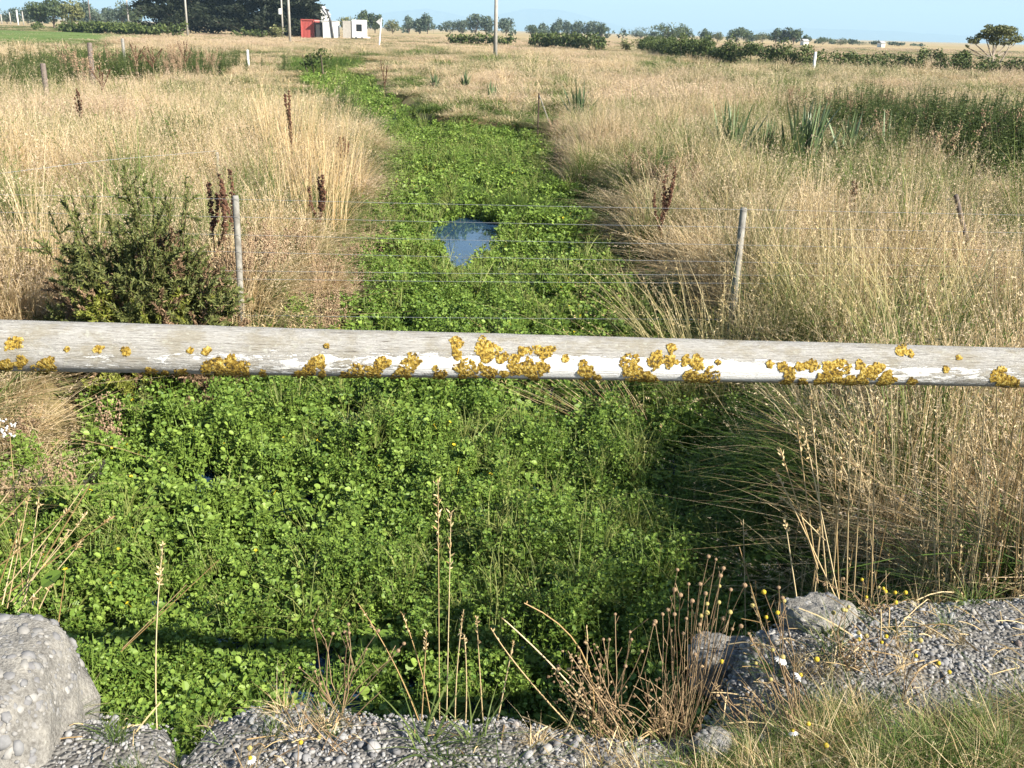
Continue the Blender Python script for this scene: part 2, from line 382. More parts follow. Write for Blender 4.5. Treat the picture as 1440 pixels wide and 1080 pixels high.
# ------------------------------------------------------------------ scatter (ground cover only)
def proto_col(name, meshes):
    c = bpy.data.collections.new(name)
    for i, me in enumerate(meshes):
        o = bpy.data.objects.new('%s.%03d' % (name, i), me); c.objects.link(o)
    return c
_ngs = {}
def scatter(name, col, P, rot, scl, idx, extra=None):
    me = bpy.data.meshes.new(name); n = len(P)
    me.vertices.add(n); me.vertices.foreach_set('co', np.asarray(P, np.float32).ravel())
    a = me.attributes.new('rot', 'FLOAT_VECTOR', 'POINT'); a.data.foreach_set('vector', np.asarray(rot, np.float32).ravel())
    a = me.attributes.new('scl', 'FLOAT_VECTOR', 'POINT'); a.data.foreach_set('vector', np.asarray(scl, np.float32).ravel())
    a = me.attributes.new('idx', 'INT', 'POINT'); a.data.foreach_set('value', np.asarray(idx, np.int32))
    for k, v in (extra or {}).items():
        a = me.attributes.new(k, 'FLOAT', 'POINT'); a.data.foreach_set('value', np.asarray(v, np.float32))
    o = obj(name, me)
    ng = bpy.data.node_groups.new('scatter_' + name, 'GeometryNodeTree')
    ng.interface.new_socket('Geometry', in_out='INPUT', socket_type='NodeSocketGeometry')
    ng.interface.new_socket('Geometry', in_out='OUTPUT', socket_type='NodeSocketGeometry')
    gi = ng.nodes.new('NodeGroupInput'); go = ng.nodes.new('NodeGroupOutput')
    ci = ng.nodes.new('GeometryNodeCollectionInfo'); ci.inputs[0].default_value = col
    ci.inputs['Separate Children'].default_value = True; ci.inputs['Reset Children'].default_value = True
    iop = ng.nodes.new('GeometryNodeInstanceOnPoints'); iop.inputs['Pick Instance'].default_value = True
    def na(nm, ty):
        q = ng.nodes.new('GeometryNodeInputNamedAttribute'); q.data_type = ty; q.inputs[0].default_value = nm; return q.outputs[0]
    e2r = ng.nodes.new('FunctionNodeEulerToRotation')
    ng.links.new(na('rot', 'FLOAT_VECTOR'), e2r.inputs[0]); ng.links.new(e2r.outputs[0], iop.inputs['Rotation'])
    ng.links.new(na('scl', 'FLOAT_VECTOR'), iop.inputs['Scale']); ng.links.new(na('idx', 'INT'), iop.inputs['Instance Index'])
    ng.links.new(gi.outputs[0], iop.inputs['Points']); ng.links.new(ci.outputs[0], iop.inputs['Instance'])
    ng.links.new(iop.outputs[0], go.inputs[0])
    md = o.modifiers.new('scatter', 'NODES'); md.node_group = ng
    return o

# ------------------------------------------------------------------ the lie of the land
ZC = -1.27                                           # top of the cress bed
_ed = [(1000, -330, 1150), (700, 10, 1010), (560, 190, 1040), (480, 410, 1000), (440, 470, 950), (400, 474, 905), (330, 515, 880), (250, 545, 805), (205, 522, 790), (188, 512, 735),
       (172, 498, 590), (150, 468, 552), (128, 440, 530), (108, 412, 516), (93, 402, 508), (88, 402, 500)]
_y, _l, _r = [], [], []
for py, a, b in _ed:
    A, B = on(a, py, ZC), on(b, py, ZC); _y.append((A[1] + B[1]) / 2); _l.append(A[0]); _r.append(B[0])
_y = np.array([-30] + _y); _l = np.array([-3.2] + _l); _r = np.array([1.7] + _r)
_l[1:3] = np.minimum(_l[1:3], -2.9)
YEND = _y[-1]
def chan(x, y):
    """signed distance inside the ditch (positive) from its nearer edge"""
    L = np.interp(y, _y, _l); Rr = np.interp(y, _y, _r)
    slope = np.interp(y, [0, 26, 36, 95], [1, 1, 0.8, 0.9])
    d = np.minimum(x - L, Rr - x) * slope
    return np.where(y > YEND, np.minimum(d, (YEND - y)), d)

_edge = [on(px, py, 0.0) for px, py in ((-900, 1000), (-300, 1000), (0, 985), (140, 985), (235, 992), (246, 1030), (268, 1035), (280, 992), (400, 968), (500, 972), (700, 985), (800, 1005), (880, 1010), (960, 985), (1010, 925), (1050, 872), (1110, 858), (1150, 845), (1250, 836), (1440, 824))]
_ex = np.array([-400, -30] + [e[0] for e in _edge] + [3, 30, 400]); _ey = np.array([2.3, 2.2] + [e[1] for e in _edge] + [2.9, 3.4, 3.4])
def edge(x): return np.interp(x, _ex, _ey)

def field_z(x, y):
    z = -0.92 + 0.22 * (fbm(x, y, 0.22, 1) - 0.5) + 0.10 * (fbm(x, y, 0.9, 2) - 0.5)
    k = sst(0.0, 2.0, y - edge(x) - 0.02)
    z = (-0.10) * (1 - k) + z * k
    return z * (1 - sst(60, 160, y)) + -0.92 * sst(60, 160, y)
def ground_z(x, y):
    x = np.asarray(x, float); y = np.asarray(y, float)
    d = chan(x, y) + 0.25 * (fbm(x, y, 0.8, 4) - 0.5)
    k = sst(-0.75, 0.12, d)
    return field_z(x, y) * (1 - k) + (ZC - 0.38) * k

gx = np.concatenate((-np.geomspace(16300, 9.5, 50), np.arange(-9.2, 9.3, 0.22), np.geomspace(9.5, 16300, 50)))
gy = np.concatenate((-np.geomspace(16300, 3, 16), np.arange(-2, 1.8, 0.5), np.arange(1.9, 34, 0.22), np.geomspace(34.3, 16300, 100)))
X, Y = np.meshgrid(gx, gy); Z = ground_z(X, Y)
Z = np.where(Y < edge(X) - 0.1, -1.75, Z)
nx, ny = len(gx), len(gy)
mb = MB(); mb.add(np.stack((X, Y, Z), -1).reshape(-1, 3), [(j * nx + i, j * nx + i + 1, (j + 1) * nx + i + 1, (j + 1) * nx + i) for j in range(ny - 1) for i in range(nx - 1)])
tag(mb.build('ground', M['ground'], smooth=True), 'flat dry grass paddock stretching to the horizon', kind='structure')

# green paddock far to the left
A, B = on(-260, 60, -0.85), on(105, 62, -0.85)
pts = [(A[0] - 40, A[1], -0.80), (B[0], B[1], -0.80), (B[0] * 1.0 - 22, 205, -0.80), (-260, 205, -0.80)]
mb = MB(); mb.add(pts, [(0, 1, 2, 3)]); tag(mb.build('pasture_field', M['pasture']), 'strip of short green pasture far behind the dry grass', kind='structure')

# water of the ditch
ys = np.concatenate((np.arange(1.2, 40, 0.5), np.arange(40, YEND, 2.0)))
mb = MB(); V = []
for y in ys: V += [(np.interp(y, _y, _l) - 0.1, y, -1.40), (np.interp(y, _y, _r) + 0.1, y, -1.40)]
mb.add(V, [(2 * i, 2 * i + 1, 2 * i + 3, 2 * i + 2) for i in range(len(ys) - 1)])
tag(mb.build('ditch_water', M['water'], smooth=True), 'small open pool of blue reflecting water in the green ditch', kind='structure')

# hills far off
def hills(name, pts, y, z0, label):
    mb = MB(); top = []
    xs = np.linspace(pts[0][0], pts[-1][0], 160)
    for px in xs:
        py = np.interp(px, [p[0] for p in pts], [p[1] for p in pts])
        top.append(at(px, py, y) + np.array((0, 0, 22.0 * (fbm(px, 0, 0.03, 5) - 0.5))))
    V = []
    for p in top:
        h = p[2] + 3
        V += [(p[0], y - 500, -3), (p[0], y - 300, -3 + h * (0.30 + 0.3 * vn(p[0], 0, 0.01))), (p[0], y - 120, -3 + h * (0.62 + 0.3 * vn(p[0], 9, 0.012))), tuple(p), (p[0], y + 400, -3)]
    mb.add(V, [(5 * i + j, 5 * i + 5 + j, 5 * i + 6 + j, 5 * i + 1 + j) for i in range(len(xs) - 1) for j in range(4)])
    o = mb.build(name, M['hill'], smooth=True); return tag(o, label, kind='structure')
simple('hill', (0.12, 0.13, 0.1), (0.09, 0.1, 0.08), 0.01, 0.95, 0.1)
hills('mountain_range', [(940, 60), (1010, 50), (1060, 43), (1110, 38), (1180, 41), (1240, 43), (1300, 47), (1360, 50), (1440, 52), (1560, 58), (1700, 70)], 13400, -2, 'long pale blue mountain range on the horizon behind the hedge')
hills('distant_hill', [(430, 36), (520, 20), (600, 12), (660, 24), (700, 20), (740, 12), (790, 14), (850, 30), (920, 48)], 14500, -2, 'very faint pale hills behind the tall utility pole')

# haze: one even body of air round camera and scene
mb = MB(); box(mb, (0, 0, 228.5), (33000, 33000, 467))
mh, th = mat('haze_air'); vo = N(th, 'ShaderNodeVolumePrincipled'); vo.inputs['Color'].default_value = (0.55, 0.81, 1.0, 1)
vo.inputs['Density'].default_value = 0.00017; vo.inputs['Anisotropy'].default_value = 0.0
th.links.new(vo.outputs[0], N(th, 'ShaderNodeOutputMaterial').inputs['Volume'])
for _i in vo.inputs:
    if _i.name in ('Density Attribute', 'Temperature Attribute', 'Color Attribute'): _i.default_value = ''
mh.cycles.homogeneous_volume = True
HAZE = mb.build('haze', mh); tag(HAZE, 'thin pale blue summer haze over the fields', kind='stuff')
cy.volume_step_rate = 10; cy.volume_max_steps = 32

# ------------------------------------------------------------------ the gravel road edge
def edge_r(x): return edge(x) + 0.05 * (fbm(x, 3.3, 5, 2) - 0.5) + 0.03 * (vn(x, 1.0, 16, 3) - 0.5)
def road_z(x, y):
    b = edge_r(x) - y
    z = 0.05 * (fbm(x, y, 1.6, 1) - 0.5) + 0.02 * (fbm(x, y, 7, 3) - 0.5)
    z = z - 0.07 * np.exp(-np.maximum(b, 0) / 0.05)
    # hollow at the broken edge left of the concrete lump
    z = z - 0.16 * np.exp(-((x - 0.53) / 0.20) ** 2 - ((y - 2.28) / 0.20) ** 2)
    z = z + 0.05 * sst(1.3, 2.4, x) * sst(0.6, 0.0, b)
    return z
rx = np.concatenate((-np.geomspace(400, 3.2, 14), np.arange(-3, 4.2, 0.03), np.geomspace(4.3, 400, 14)))
vb = np.concatenate(([0.0], np.geomspace(0.012, 1.4, 46), np.geomspace(1.7, 40, 8)))
E = edge_r(rx)
rows = []
for dz, off in ((-1.7, 0.06), (-1.0, 0.045), (-0.5, 0.03), (-0.22, 0.035), (-0.1, 0.02)):
    rows.append(np.stack((rx, E + off * (0.4 + 1.2 * vn(rx, dz * 7, 9, 4)) - 0.03, road_z(rx, E) + dz), 1))
for b in vb: rows.append(np.stack((rx, E - b, road_z(rx, E - b)), 1))
G = np.array(rows); nr, nc = G.shape[:2]
mb = MB(); mb.add(G.reshape(-1, 3), [(j * nc + i + 1, j * nc + i, (j + 1) * nc + i, (j + 1) * nc + i + 1) for j in range(nr - 1) for i in range(nc - 1)])
tag(mb.build('gravel_road', M['gravel'], smooth=True), 'grey gravel road edge crumbling above the ditch', kind='structure')

# loose pebbles
g = np.random.default_rng(11)
peb = []
for i in range(7):
    b = MB(); sphere(b, (0, 0, 0), 1.0, 8, 6, scale=(1, 0.6 + 0.35 * g.random(), 0.42 + 0.3 * g.random()), jit=0.22, g=g); peb.append(b.mesh('pebble', M['pebble'], True))
peb = proto_col('pebble', peb)
n = 52000
px_ = g.uniform(-2.2, 3.6, n); bb = np.abs(g.random(n)) ** 1.25 * 1.25 - 0.03
py_ = edge_r(px_) - bb; 
clump = fbm(px_, py_, 3.0, 6)
sz = np.clip(0.0034 * np.exp(0.5 * g.normal(size=n)) * (0.75 + 0.6 * clump), 0.0018, 0.019)
keep = g.random(n) < np.clip(0.25 + 1.3 * (clump - 0.2), 0.2, 1)
P = np.stack((px_, py_, road_z(px_, py_) + sz * 0.25), 1)[keep]; sz = sz[keep]; n = len(P)
rot = np.stack((g.normal(size=n) * 0.35, g.normal(size=n) * 0.35, g.uniform(0, 6.28, n)), 1)
ids = g.integers(0, 7, n)
# pebbles showing in the broken face under the road edge
m = 5000; fx = g.uniform(-2.0, 3.0, m); fz = -g.random(m) ** 1.4 * 0.5
Pf = np.stack((fx, edge_r(fx) - 0.012 + 0.02 * np.minimum(1, -fz * 4), road_z(fx, edge_r(fx)) + fz), 1)
P = np.concatenate((P, Pf)); sz = np.concatenate((sz, np.clip(0.0055 * np.exp(0.45 * g.normal(size=m)), 0.003, 0.014)))
rot = np.concatenate((rot, g.uniform(0, 6.28, (m, 3)))); ids = np.concatenate((ids, g.integers(0, 7, m)))
tag(scatter('gravel', peb, P, rot, sz[:, None].repeat(3, 1), ids), 'loose grey river pebbles lying on the road edge', kind='stuff')

# ------------------------------------------------------------------ blocks of old concrete
def boulder(name, c, s, g, label, rzr=0.0, peb_n=0, sup=4.0, parent_cat='concrete block', dents=0.06, top=None):
    """a worn block: rounded box in real size s with pebbles of the mix standing out of it"""
    root = empty(name, c, label, parent_cat, None, rzr)
    b = MB(); nu, nv = 64, 40; V = []; Nn = []
    def surf(u, v):
        d = np.array((math.cos(v) * math.cos(u), math.cos(v) * math.sin(u), math.sin(v)))
        k = (np.abs(d) ** sup).sum() ** (-1 / sup); p = d * k
        q = p * (1 + dents * (fbm(p[0] * 2 + p[2], p[1] * 2 - p[2], 1.3, 5) - 0.5) * 2)
        q = q * np.array(s) / 2
        if top: q = top(q)
        return q
    for i in range(nv + 1):
        for j in range(nu): V.append(surf(2 * math.pi * j / nu, math.pi * (i / nv - 0.5)))
    b.add(V, [(i * nu + j, i * nu + (j + 1) % nu, (i + 1) * nu + (j + 1) % nu, (i + 1) * nu + j) for i in range(nv) for j in range(nu)])
    b.build('block', M['concrete'], root, True)
    if peb_n:
        a = MB()
        for _ in range(peb_n):
            u, v = g.uniform(0, 6.28), math.asin(g.uniform(-0.5, 1.0)); p = surf(u, v)
            if p[0] > s[0] * 0.47: continue          # the cast end face stays plain
            q1 = surf(u + 0.02, v) - p; q2 = surf(u, v + 0.02) - p; nn = np.cross(q1, q2); nn /= np.linalg.norm(nn) + 1e-9
            rr = float(np.clip((0.0072 if s[0] > 0.5 else 0.0055) * math.exp(0.55 * g.normal()), 0.0035, 0.021))
            mbs = MB(); sphere(mbs, (0, 0, 0), rr, 7, 5, scale=(1, 0.6 + 0.4 * g.random(), 0.5), jit=0.4, g=g)
            q = Vector(nn).to_track_quat('Z', 'Y') @ Euler((0, 0, g.uniform(0, 6.28))).to_quaternion()
            Vq = np.array([q @ Vector(vv) for vv in mbs.V[0]]) + p - nn * rr * (0.20 + 0.25 * g.random())
            a.add(Vq, mbs.Fc, 0, g.random())
        o = a.build('embedded_pebbles', M['set_pebble'], root, True); tag(o, kind='stuff')
    return root
g = np.random.default_rng(21)
def slope_top(q):
    # top falls towards the road and the right end is rounded over
    q = q.copy(); k = max(0.0, q[2]); q[1] += 0.05 * k / 0.2; 
    q[0] -= 0.30 * k * max(0.0, q[0]) ** 2 / 0.16 if q[0] > 0 else 0
    return q
boulder('concrete_block', (-1.47, 1.97, -0.03), (0.88, 0.40, 0.43), g, 'rounded block of exposed aggregate concrete at the left road edge', 0.03, 3300, 8.0, top=slope_top)
L_ = on(1152, 868, 0.0)
boulder('concrete_lump', (L_[0], L_[1] + 0.0, -0.01), (0.19, 0.16, 0.10), g, 'broken lump of concrete at the gravel edge below the straw stems', 0.4, 300, 5.0, 'concrete lump', 0.22)
L_ = on(1040, 905, -0.05)
boulder('broken_footing', (L_[0], L_[1] + 0.05, -0.17), (0.24, 0.15, 0.15), g, 'shaded broken concrete footing under the dried daisy clump', -0.2, 300, 6.0, 'concrete piece', 0.2)
L_ = on(1000, 1050, 0.0)
boulder('field_stone', (L_[0], L_[1], 0.01), (0.10, 0.07, 0.06), g, 'small brown stone in the grass at the lower right', 0.6, 60, 2.6, 'stone', 0.2)

# ------------------------------------------------------------------ the rail
YR = 2.28
ca = at(-60, (447 + 524) / 2 - 1, YR); cb = at(1500, (489.5 + 545.5) / 2 + 1, YR)
dirr = (cb - ca) / (cb[0] - ca[0])
def rail_c(x): return ca + dirr * (x - ca[0])
def rail_r(x):
    w = 75 + (57 - 75) * ((x - rail_c(-1.24)[0]) / 2.46)
    return np.clip(w, 52, 84) / F * 2.40 / 2
xs = np.linspace(-2.7, 2.7, 420); nu = 56
V = []; UV = []
for x in xs:
    c = rail_c(x); r0_ = rail_r(x)
    for j in range(nu):
        a = 2 * math.pi * j / nu
        e = 1 + 0.045 * (fbm(x, a * 0.5, 1.3, 2) - 0.5) + 0.03 * (vn(x * 14, math.cos(a) * 4 + math.sin(a) * 9, 1.0, 3) - 0.5) + 0.018 * (vn(x * 3, math.cos(a) * 22 + math.sin(a) * 31, 1.0, 5) - 0.5)
        # slightly flattened top and underside
        rr = r0_ * e
        ca_, sa_ = math.cos(a - 0.32), math.sin(a - 0.32); q_ = (abs(ca_) ** 2.7 + abs(sa_) ** 2.7) ** (-1 / 2.7); rr *= q_ * 0.955; V.append((x, c[1] - math.cos(a) * rr, c[2] + math.sin(a) * rr + 0.003 * (vn(x * 2.2, 4.0, 1.0, 6) - 0.5))); UV.append((x, j / nu + 0.5))
Fc = [(i * nu + j, i * nu + (j + 1) % nu, (i + 1) * nu + (j + 1) % nu, (i + 1) * nu + j) for i in range(len(xs) - 1) for j in range(nu)]
Fc += [tuple(range(nu))[::-1], tuple(range((len(xs) - 1) * nu, len(xs) * nu))]
RAIL = empty('guard_rail', (0, YR, 0), 'weathered round timber rail with peeling white paint and orange lichen', 'rail')
me = bpy.data.meshes.new('rail'); me.from_pydata([(v[0], v[1] - YR, v[2]) for v in V], [], Fc); me.materials.append(M['rail'])
uvl = me.uv_layers.new(name='UVMap')
_uv = np.array([(u, v if v <= 1.0 else v - 1.0) for u, v in UV], np.float32)
_li = np.zeros(len(me.loops), np.int32); me.loops.foreach_get('vertex_index', _li)
uvl.data.foreach_set('uv', _uv[_li].ravel())
me.polygons.foreach_set('use_smooth', np.ones(len(me.polygons), bool))
obj('rail', me, RAIL)
for x in (-2.45, 2.45):
    b = MB(); c = rail_c(x)
    tube(b, [(x, c[1] - YR + 0.13, -1.2), (x, c[1] - YR + 0.13, 0.4), (x, c[1] - YR + 0.13, c[2] + 0.1), (x, c[1] - YR + 0.13, c[2] + 0.115)], [0.075, 0.073, 0.07, 0.06], 14); b.build('post', M['white_paint'], RAIL, True)

def rail_hit(px, py):           # where the sight line meets the rail's surface
    d = ray(px, py); d = d / np.linalg.norm(d); s = YR / d[1]
    for _ in range(3):
        c = rail_c(CAM[0] + d[0] * s); r_ = rail_r(c[0]); q = CAM[1:] - c[1:]; e = d[1:]
        A2, B2, C2 = e @ e, q @ e, q @ q - r_ * r_; D2 = B2 * B2 - A2 * C2
        s = (-B2 - math.sqrt(D2)) / A2 if D2 > 0 else -B2 / A2
    s -= 0.02
    for _ in range(90):
        p = CAM + d * s; c = rail_c(p[0]); a = math.atan2(p[2] - c[2], c[1] - p[1])
        ca_, sa_ = math.cos(a - 0.32), math.sin(a - 0.32)
        if math.hypot(p[1] - c[1], p[2] - c[2]) < rail_r(p[0]) * (abs(ca_) ** 2.7 + abs(sa_) ** 2.7) ** (-1 / 2.7) * 0.97: break
        s += 0.0006
    return p, np.array((0, p[1] - c[1], p[2] - c[2]))
LICH = [(18,483,10),(30,510,8),(65,515,14),(138,491,7),(177,493,7),(8,515,8),(95,491,4),(210,524,8),(232,524,5),(255,525,9),(290,495,6),(268,493,4),(300,520,16),(325,518,17),(342,524,14),(325,505,8),(370,528,6),(448,509,13),(418,528,8),(432,523,8),(452,527,7),(460,486,4),(500,531,12),(483,530,6),(537,512,12),(523,525,14),(580,512,12),(565,527,13),(612,518,6),(618,529,9),(642,482,8),(642,499,7),(655,523,15),(677,517,6),(688,525,9),(682,490,16),(682,500,12),(707,503,8),(725,505,7),(737,493,8),(765,495,13),(710,526,6),(728,520,14),(745,521,15),(762,519,8),(753,534,5),(795,504,5),(823,523,14),(840,531,5),(887,517,14),(900,530,16),(915,534,9),(923,505,12),(943,508,9),(945,488,7),(965,506,9),(980,508,11),(1010,509,4),(972,530,10),(992,534,14),(1083,513,6),(1100,516,6),(1125,515,9),(1142,515,9),(1173,518,16),(1112,530,10),(1105,540,8),(1128,540,9),(1157,532,10),(1178,533,9),(1196,537,10),(1210,536,9),(1222,524,11),(1234,519,9),(1247,532,13),(1240,538,8),(1283,537,7),(1210,513,6),(1403,527,9),(1410,536,11),(1425,538,9),(1268,493,9),(1280,497,5),(1348,503,4),(1330,519,4),(1150,540,8)]
g = np.random.default_rng(5)
for px, py, s in LICH:
    b = MB(); R_ = s / F * 2.36 * (0.72 + 0.42 * g.random())
    for k in range(int(16 + s * 19.0)):
        a = g.uniform(0, 6.28); q = R_ * math.sqrt(g.random()) * (0.40 + 1.1 * vn(math.cos(a) * 1.6 + px, math.sin(a) * 1.6 + py, 1.0, 2)); du, dv = q * math.cos(a) * 1.12, q * math.sin(a)
        p, nn = rail_hit(px + du / 2.36 * F, py + dv / 2.36 * F)
        rr = rail_r(p[0])
        if np.linalg.norm(nn) > rr * 1.16: continue
        nn = nn / np.linalg.norm(nn); kk = 0.0010 + 0.0015 * g.random() + R_ * 0.05 * g.random()
        mbs = MB(); sphere(mbs, (0, 0, 0), kk, 5, 3, scale=(1.3, 1.2, 0.28), jit=1.2, g=g)
        qn = Vector(nn).to_track_quat('Z', 'Y') @ Euler((0, 0, g.uniform(0, 6.28))).to_quaternion()
        b.add(np.array([qn @ Vector(v) for v in mbs.V[0]]) + p + nn * 0.0004 - np.array((0, YR, 0)), mbs.Fc)
    if b.n: b.build('lichen_patch', M['lichen'], RAIL, False)

# ------------------------------------------------------------------ the cress bed
g = np.random.default_rng(31)
def sprig(kind, tall=True):
    b = MB()
    if kind == 'cress':
        for s in range(6):
            a0 = g.uniform(0, 6.28); q = 0.06 * math.sqrt(g.random()); c0 = np.array((q * math.cos(a0), q * math.sin(a0), -0.10)); top = c0 * np.array((1.3, 1.3, 0)) + np.array((0, 0, 0.05 * g.random() if tall else 0.04 + 0.10 * g.random()))
            tube(b, [c0, top], [0.0016, 0.001], 3, 0.6, cap=False)
            for k in range(9):
                f = g.random() ** 0.6; c = c0 + (top - c0) * f; az = g.uniform(0, 6.28); el = g.uniform(-0.1, 0.5)
                d = np.array((math.cos(az) * math.cos(el), math.sin(az) * math.cos(el), math.sin(el))); c = c + d * 0.020 * g.random() + np.array((0, 0, 0.012 * g.random()))
                L = 0.011 + 0.013 * g.random(); nn = np.array((0, 0, 0.9)) + g.normal(size=3) * 0.62
                leafpoly(b, c, d, nn, L, L * 0.85, g.random(), 6)
    elif kind == 'musk':
        for s in range(3):
            a0 = g.uniform(0, 6.28); q = 0.05 * math.sqrt(g.random()); c0 = np.array((q * math.cos(a0), q * math.sin(a0), -0.12)); top = c0 * np.array((1.2, 1.2, 0)) + np.array((0, 0, 0.02 + 0.06 * g.random()))
            tube(b, [c0, top], [0.003, 0.002], 4, 0.7, cap=False)
            for k in range(11):
                f = 0.4 + 0.6 * g.random(); c = c0 + (top - c0) * f; az = k * 1.57 + g.normal() * 0.4; el = g.uniform(0.0, 0.6)
                d = np.array((math.cos(az) * math.cos(el), math.sin(az) * math.cos(el), math.sin(el))); c = c + d * 0.012
                L = (0.018 + 0.026 * g.random() ** 1.5) * (1.15 - 0.4 * f); nn = np.array((0, 0, 0.9)) + g.normal(size=3) * 0.5
                leafpoly(b, c, d, nn, L, L * 0.86, 0.3 + 0.7 * g.random(), 8)
    return b
cr = [sprig('cress', i < 3).mesh('cress', M['cress_leaf']) for i in range(6)] + [sprig('musk').mesh('musk', M['cress_leaf']) for _ in range(4)]
for _ in range(3):
    b = MB(); blades(b, g, 16, 0.05, 0.20, 0.3, 0.35, 0.5, 0.006, 4, rr=(0.2, 1)); blades(b, g, 5, 0.04, 0.24, 0.3, 0.3, 0.3, 0.004, 4, heads=0.5, hs=6, rr=(0.6, 1)); cr.append(b.mesh('rush', M['rush_blade']))
cresscol = proto_col('ditch_plant', cr)
def ditch_points(n, y0, y1, g):
    x = g.uniform(-26 if y1 > 40 else -5, 3, n); y = y0 + (y1 - y0) * g.random(n); return x, y
_pool = np.array([on(px, py, -1.30)[:2] for px, py in ((622, 334), (638, 318), (652, 310), (668, 307), (692, 310), (706, 318), (701, 336), (690, 345), (675, 360), (664, 378), (652, 377), (645, 362), (634, 346))])
pool = _pool.mean(0) + (_pool - _pool.mean(0)) * np.array((1.36, 1.2)) + np.array((-0.10, 0.2))
def in_poly(x, y, poly):
    ins = np.zeros(len(x), bool); j = len(poly) - 1
    for i in range(len(poly)):
        xi, yi = poly[i]; xj, yj = poly[j]
        ins ^= ((yi > y) != (yj > y)) & (x < (xj - xi) * (y - yi) / (yj - yi + 1e-12) + xi); j = i
    return ins
xs_, ys_, sc_, lw_ = [], [], [], []
for n, y0, y1, s in ((15500, 2.2, 7.0, 1.04), (14500, 7, 15, 1.4), (12000, 15, 30, 1.8), (15000, 28, 50, 2.2), (12000, 50, YEND, 3.2)):
    x, y = ditch_points(n, y0, y1, g)
    d = chan(x, y); wob = 0.35 * (fbm(x, y, 1.2, 6) - 0.5)
    k = (d + wob > -0.12) & (y > edge(x) + 0.08) & ~in_poly(x, y, pool)
    # dark gaps between the mounds
    low = g.random(n) < np.where(y < 9, 0.22, 0.14)
    k &= low | (fbm(x, y, 1.7, 5) + 0.7 * (vn(x, y, 5, 1) - 0.5) > 0.36) | (g.random(n) < 0.10)
    lw_.append(low[k]); xs_.append(x[k]); ys_.append(y[k]); sc_.append(np.full(k.sum(), s))
x, y, s, low = map(np.concatenate, (xs_, ys_, sc_, lw_)); n = len(x)
mound = 0.50 * (fbm(x, y, 1.7, 5) - 0.5) + 0.34 * (fbm(x, y, 5, 2) - 0.5)
near_pool = np.min(np.hypot(x[:, None] - pool[None, :, 0], (y[:, None] - pool[None, :, 1]) * 0.6), axis=1)
z = ZC + mound - 0.10 * (1 - sst(0.1, 0.8, near_pool)) + 0.25 * sst(0.15, -0.3, chan(x, y)) * sst(3, 5, y)
z = np.where(low, ZC - 0.09, z); s = np.where(low, s * 1.3, s)
P = np.stack((x, y, z + g.normal(size=n) * 0.02), 1)
mk = fbm(x, y, 0.55, 7) + 0.15 * g.normal(size=n) + 0.12 * sst(7, 12, y)
idx = np.where((mk > 0.53) | low, g.integers(6, 10, n), g.integers(0, 6, n))
idx = np.where((g.random(n) < 0.012 + 0.05 * (fbm(x, y, 0.9, 1) > 0.58)) & ~low, g.integers(10, 13, n), idx)
sc3 = (s * (0.75 + 0.5 * g.random(n)))[:, None].repeat(3, 1)
rot = np.stack((g.normal(size=n) * 0.25, g.normal(size=n) * 0.25, g.uniform(0, 6.28, n)), 1)
tag(scatter('cress_vegetation', cresscol, P, rot, sc3, idx), 'dense bright green watercress and musk filling the ditch', kind='stuff')
CRESS = (x[~low], y[~low], z[~low])

# ------------------------------------------------------------------ grass of the paddock and the banks
g = np.random.default_rng(41)
def tuft(kind):
    b = MB()
    if kind == 'straw':      # tall dry grass with narrow heads
        blades(b, g, 30, 0.10, 0.80, 0.22, 0.16, 0.25, 0.0062, 4, heads=0.7, hl=0.20, hs=8, hw=0.006, rr=(0.15, 1))
        blades(b, g, 36, 0.13, 0.48, 0.35, 0.4, 0.6, 0.0085, 4, rr=(0, 0.9))
    elif kind == 'bent':     # fine pinkish bent grass with open heads
        blades(b, g, 34, 0.14, 0.62, 0.22, 0.22, 0.3, 0.0042, 4, heads=1.0, hl=0.30, hs=11, hw=0.0058, rr=(0.2, 1))
        blades(b, g, 30, 0.14, 0.36, 0.35, 0.5, 0.6, 0.008, 3, rr=(0, 0.9))
    elif kind == 'green':
        blades(b, g, 60, 0.13, 0.46, 0.3, 0.35, 0.5, 0.0085, 4, rr=(0, 0.9))
        blades(b, g, 6, 0.10, 0.66, 0.2, 0.2, 0.3, 0.0045, 4, heads=0.6, hs=8, rr=(0.6, 1))
    elif kind == 'mat':      # short dead thatch lying about
        blades(b, g, 46, 0.16, 0.32, 0.4, 1.0, 0.9, 0.008, 3, rr=(0, 0.8))
    elif kind == 'far':
        blades(b, g, 34, 0.28, 0.66, 0.25, 0.22, 0.3, 0.013, 3, heads=0.9, hl=0.30, hs=6, hw=0.013, rr=(0.1, 1))
        blades(b, g, 26, 0.3, 0.42, 0.35, 0.5, 0.5, 0.02, 3, rr=(0, 0.9))
    elif kind == 'farg':
        blades(b, g, 46, 0.28, 0.46, 0.3, 0.35, 0.6, 0.02, 3, rr=(0, 0.95))
    elif kind == 'vfar':
        blades(b, g, 44, 0.8, 0.66, 0.25, 0.3, 0.4, 0.04, 2, heads=0.8, hl=0.35, hs=4, hw=0.04, rr=(0.1, 1))
        blades(b, g, 30, 0.9, 0.44, 0.3, 0.5, 0.5, 0.06, 2, rr=(0, 0.9))
    return b
SINGLE = {k: [tuft(k) for _ in range(n)] for k, n in (('straw', 4), ('bent', 4), ('green', 3), ('mat', 3), ('far', 3), ('farg', 2), ('vfar', 3))}
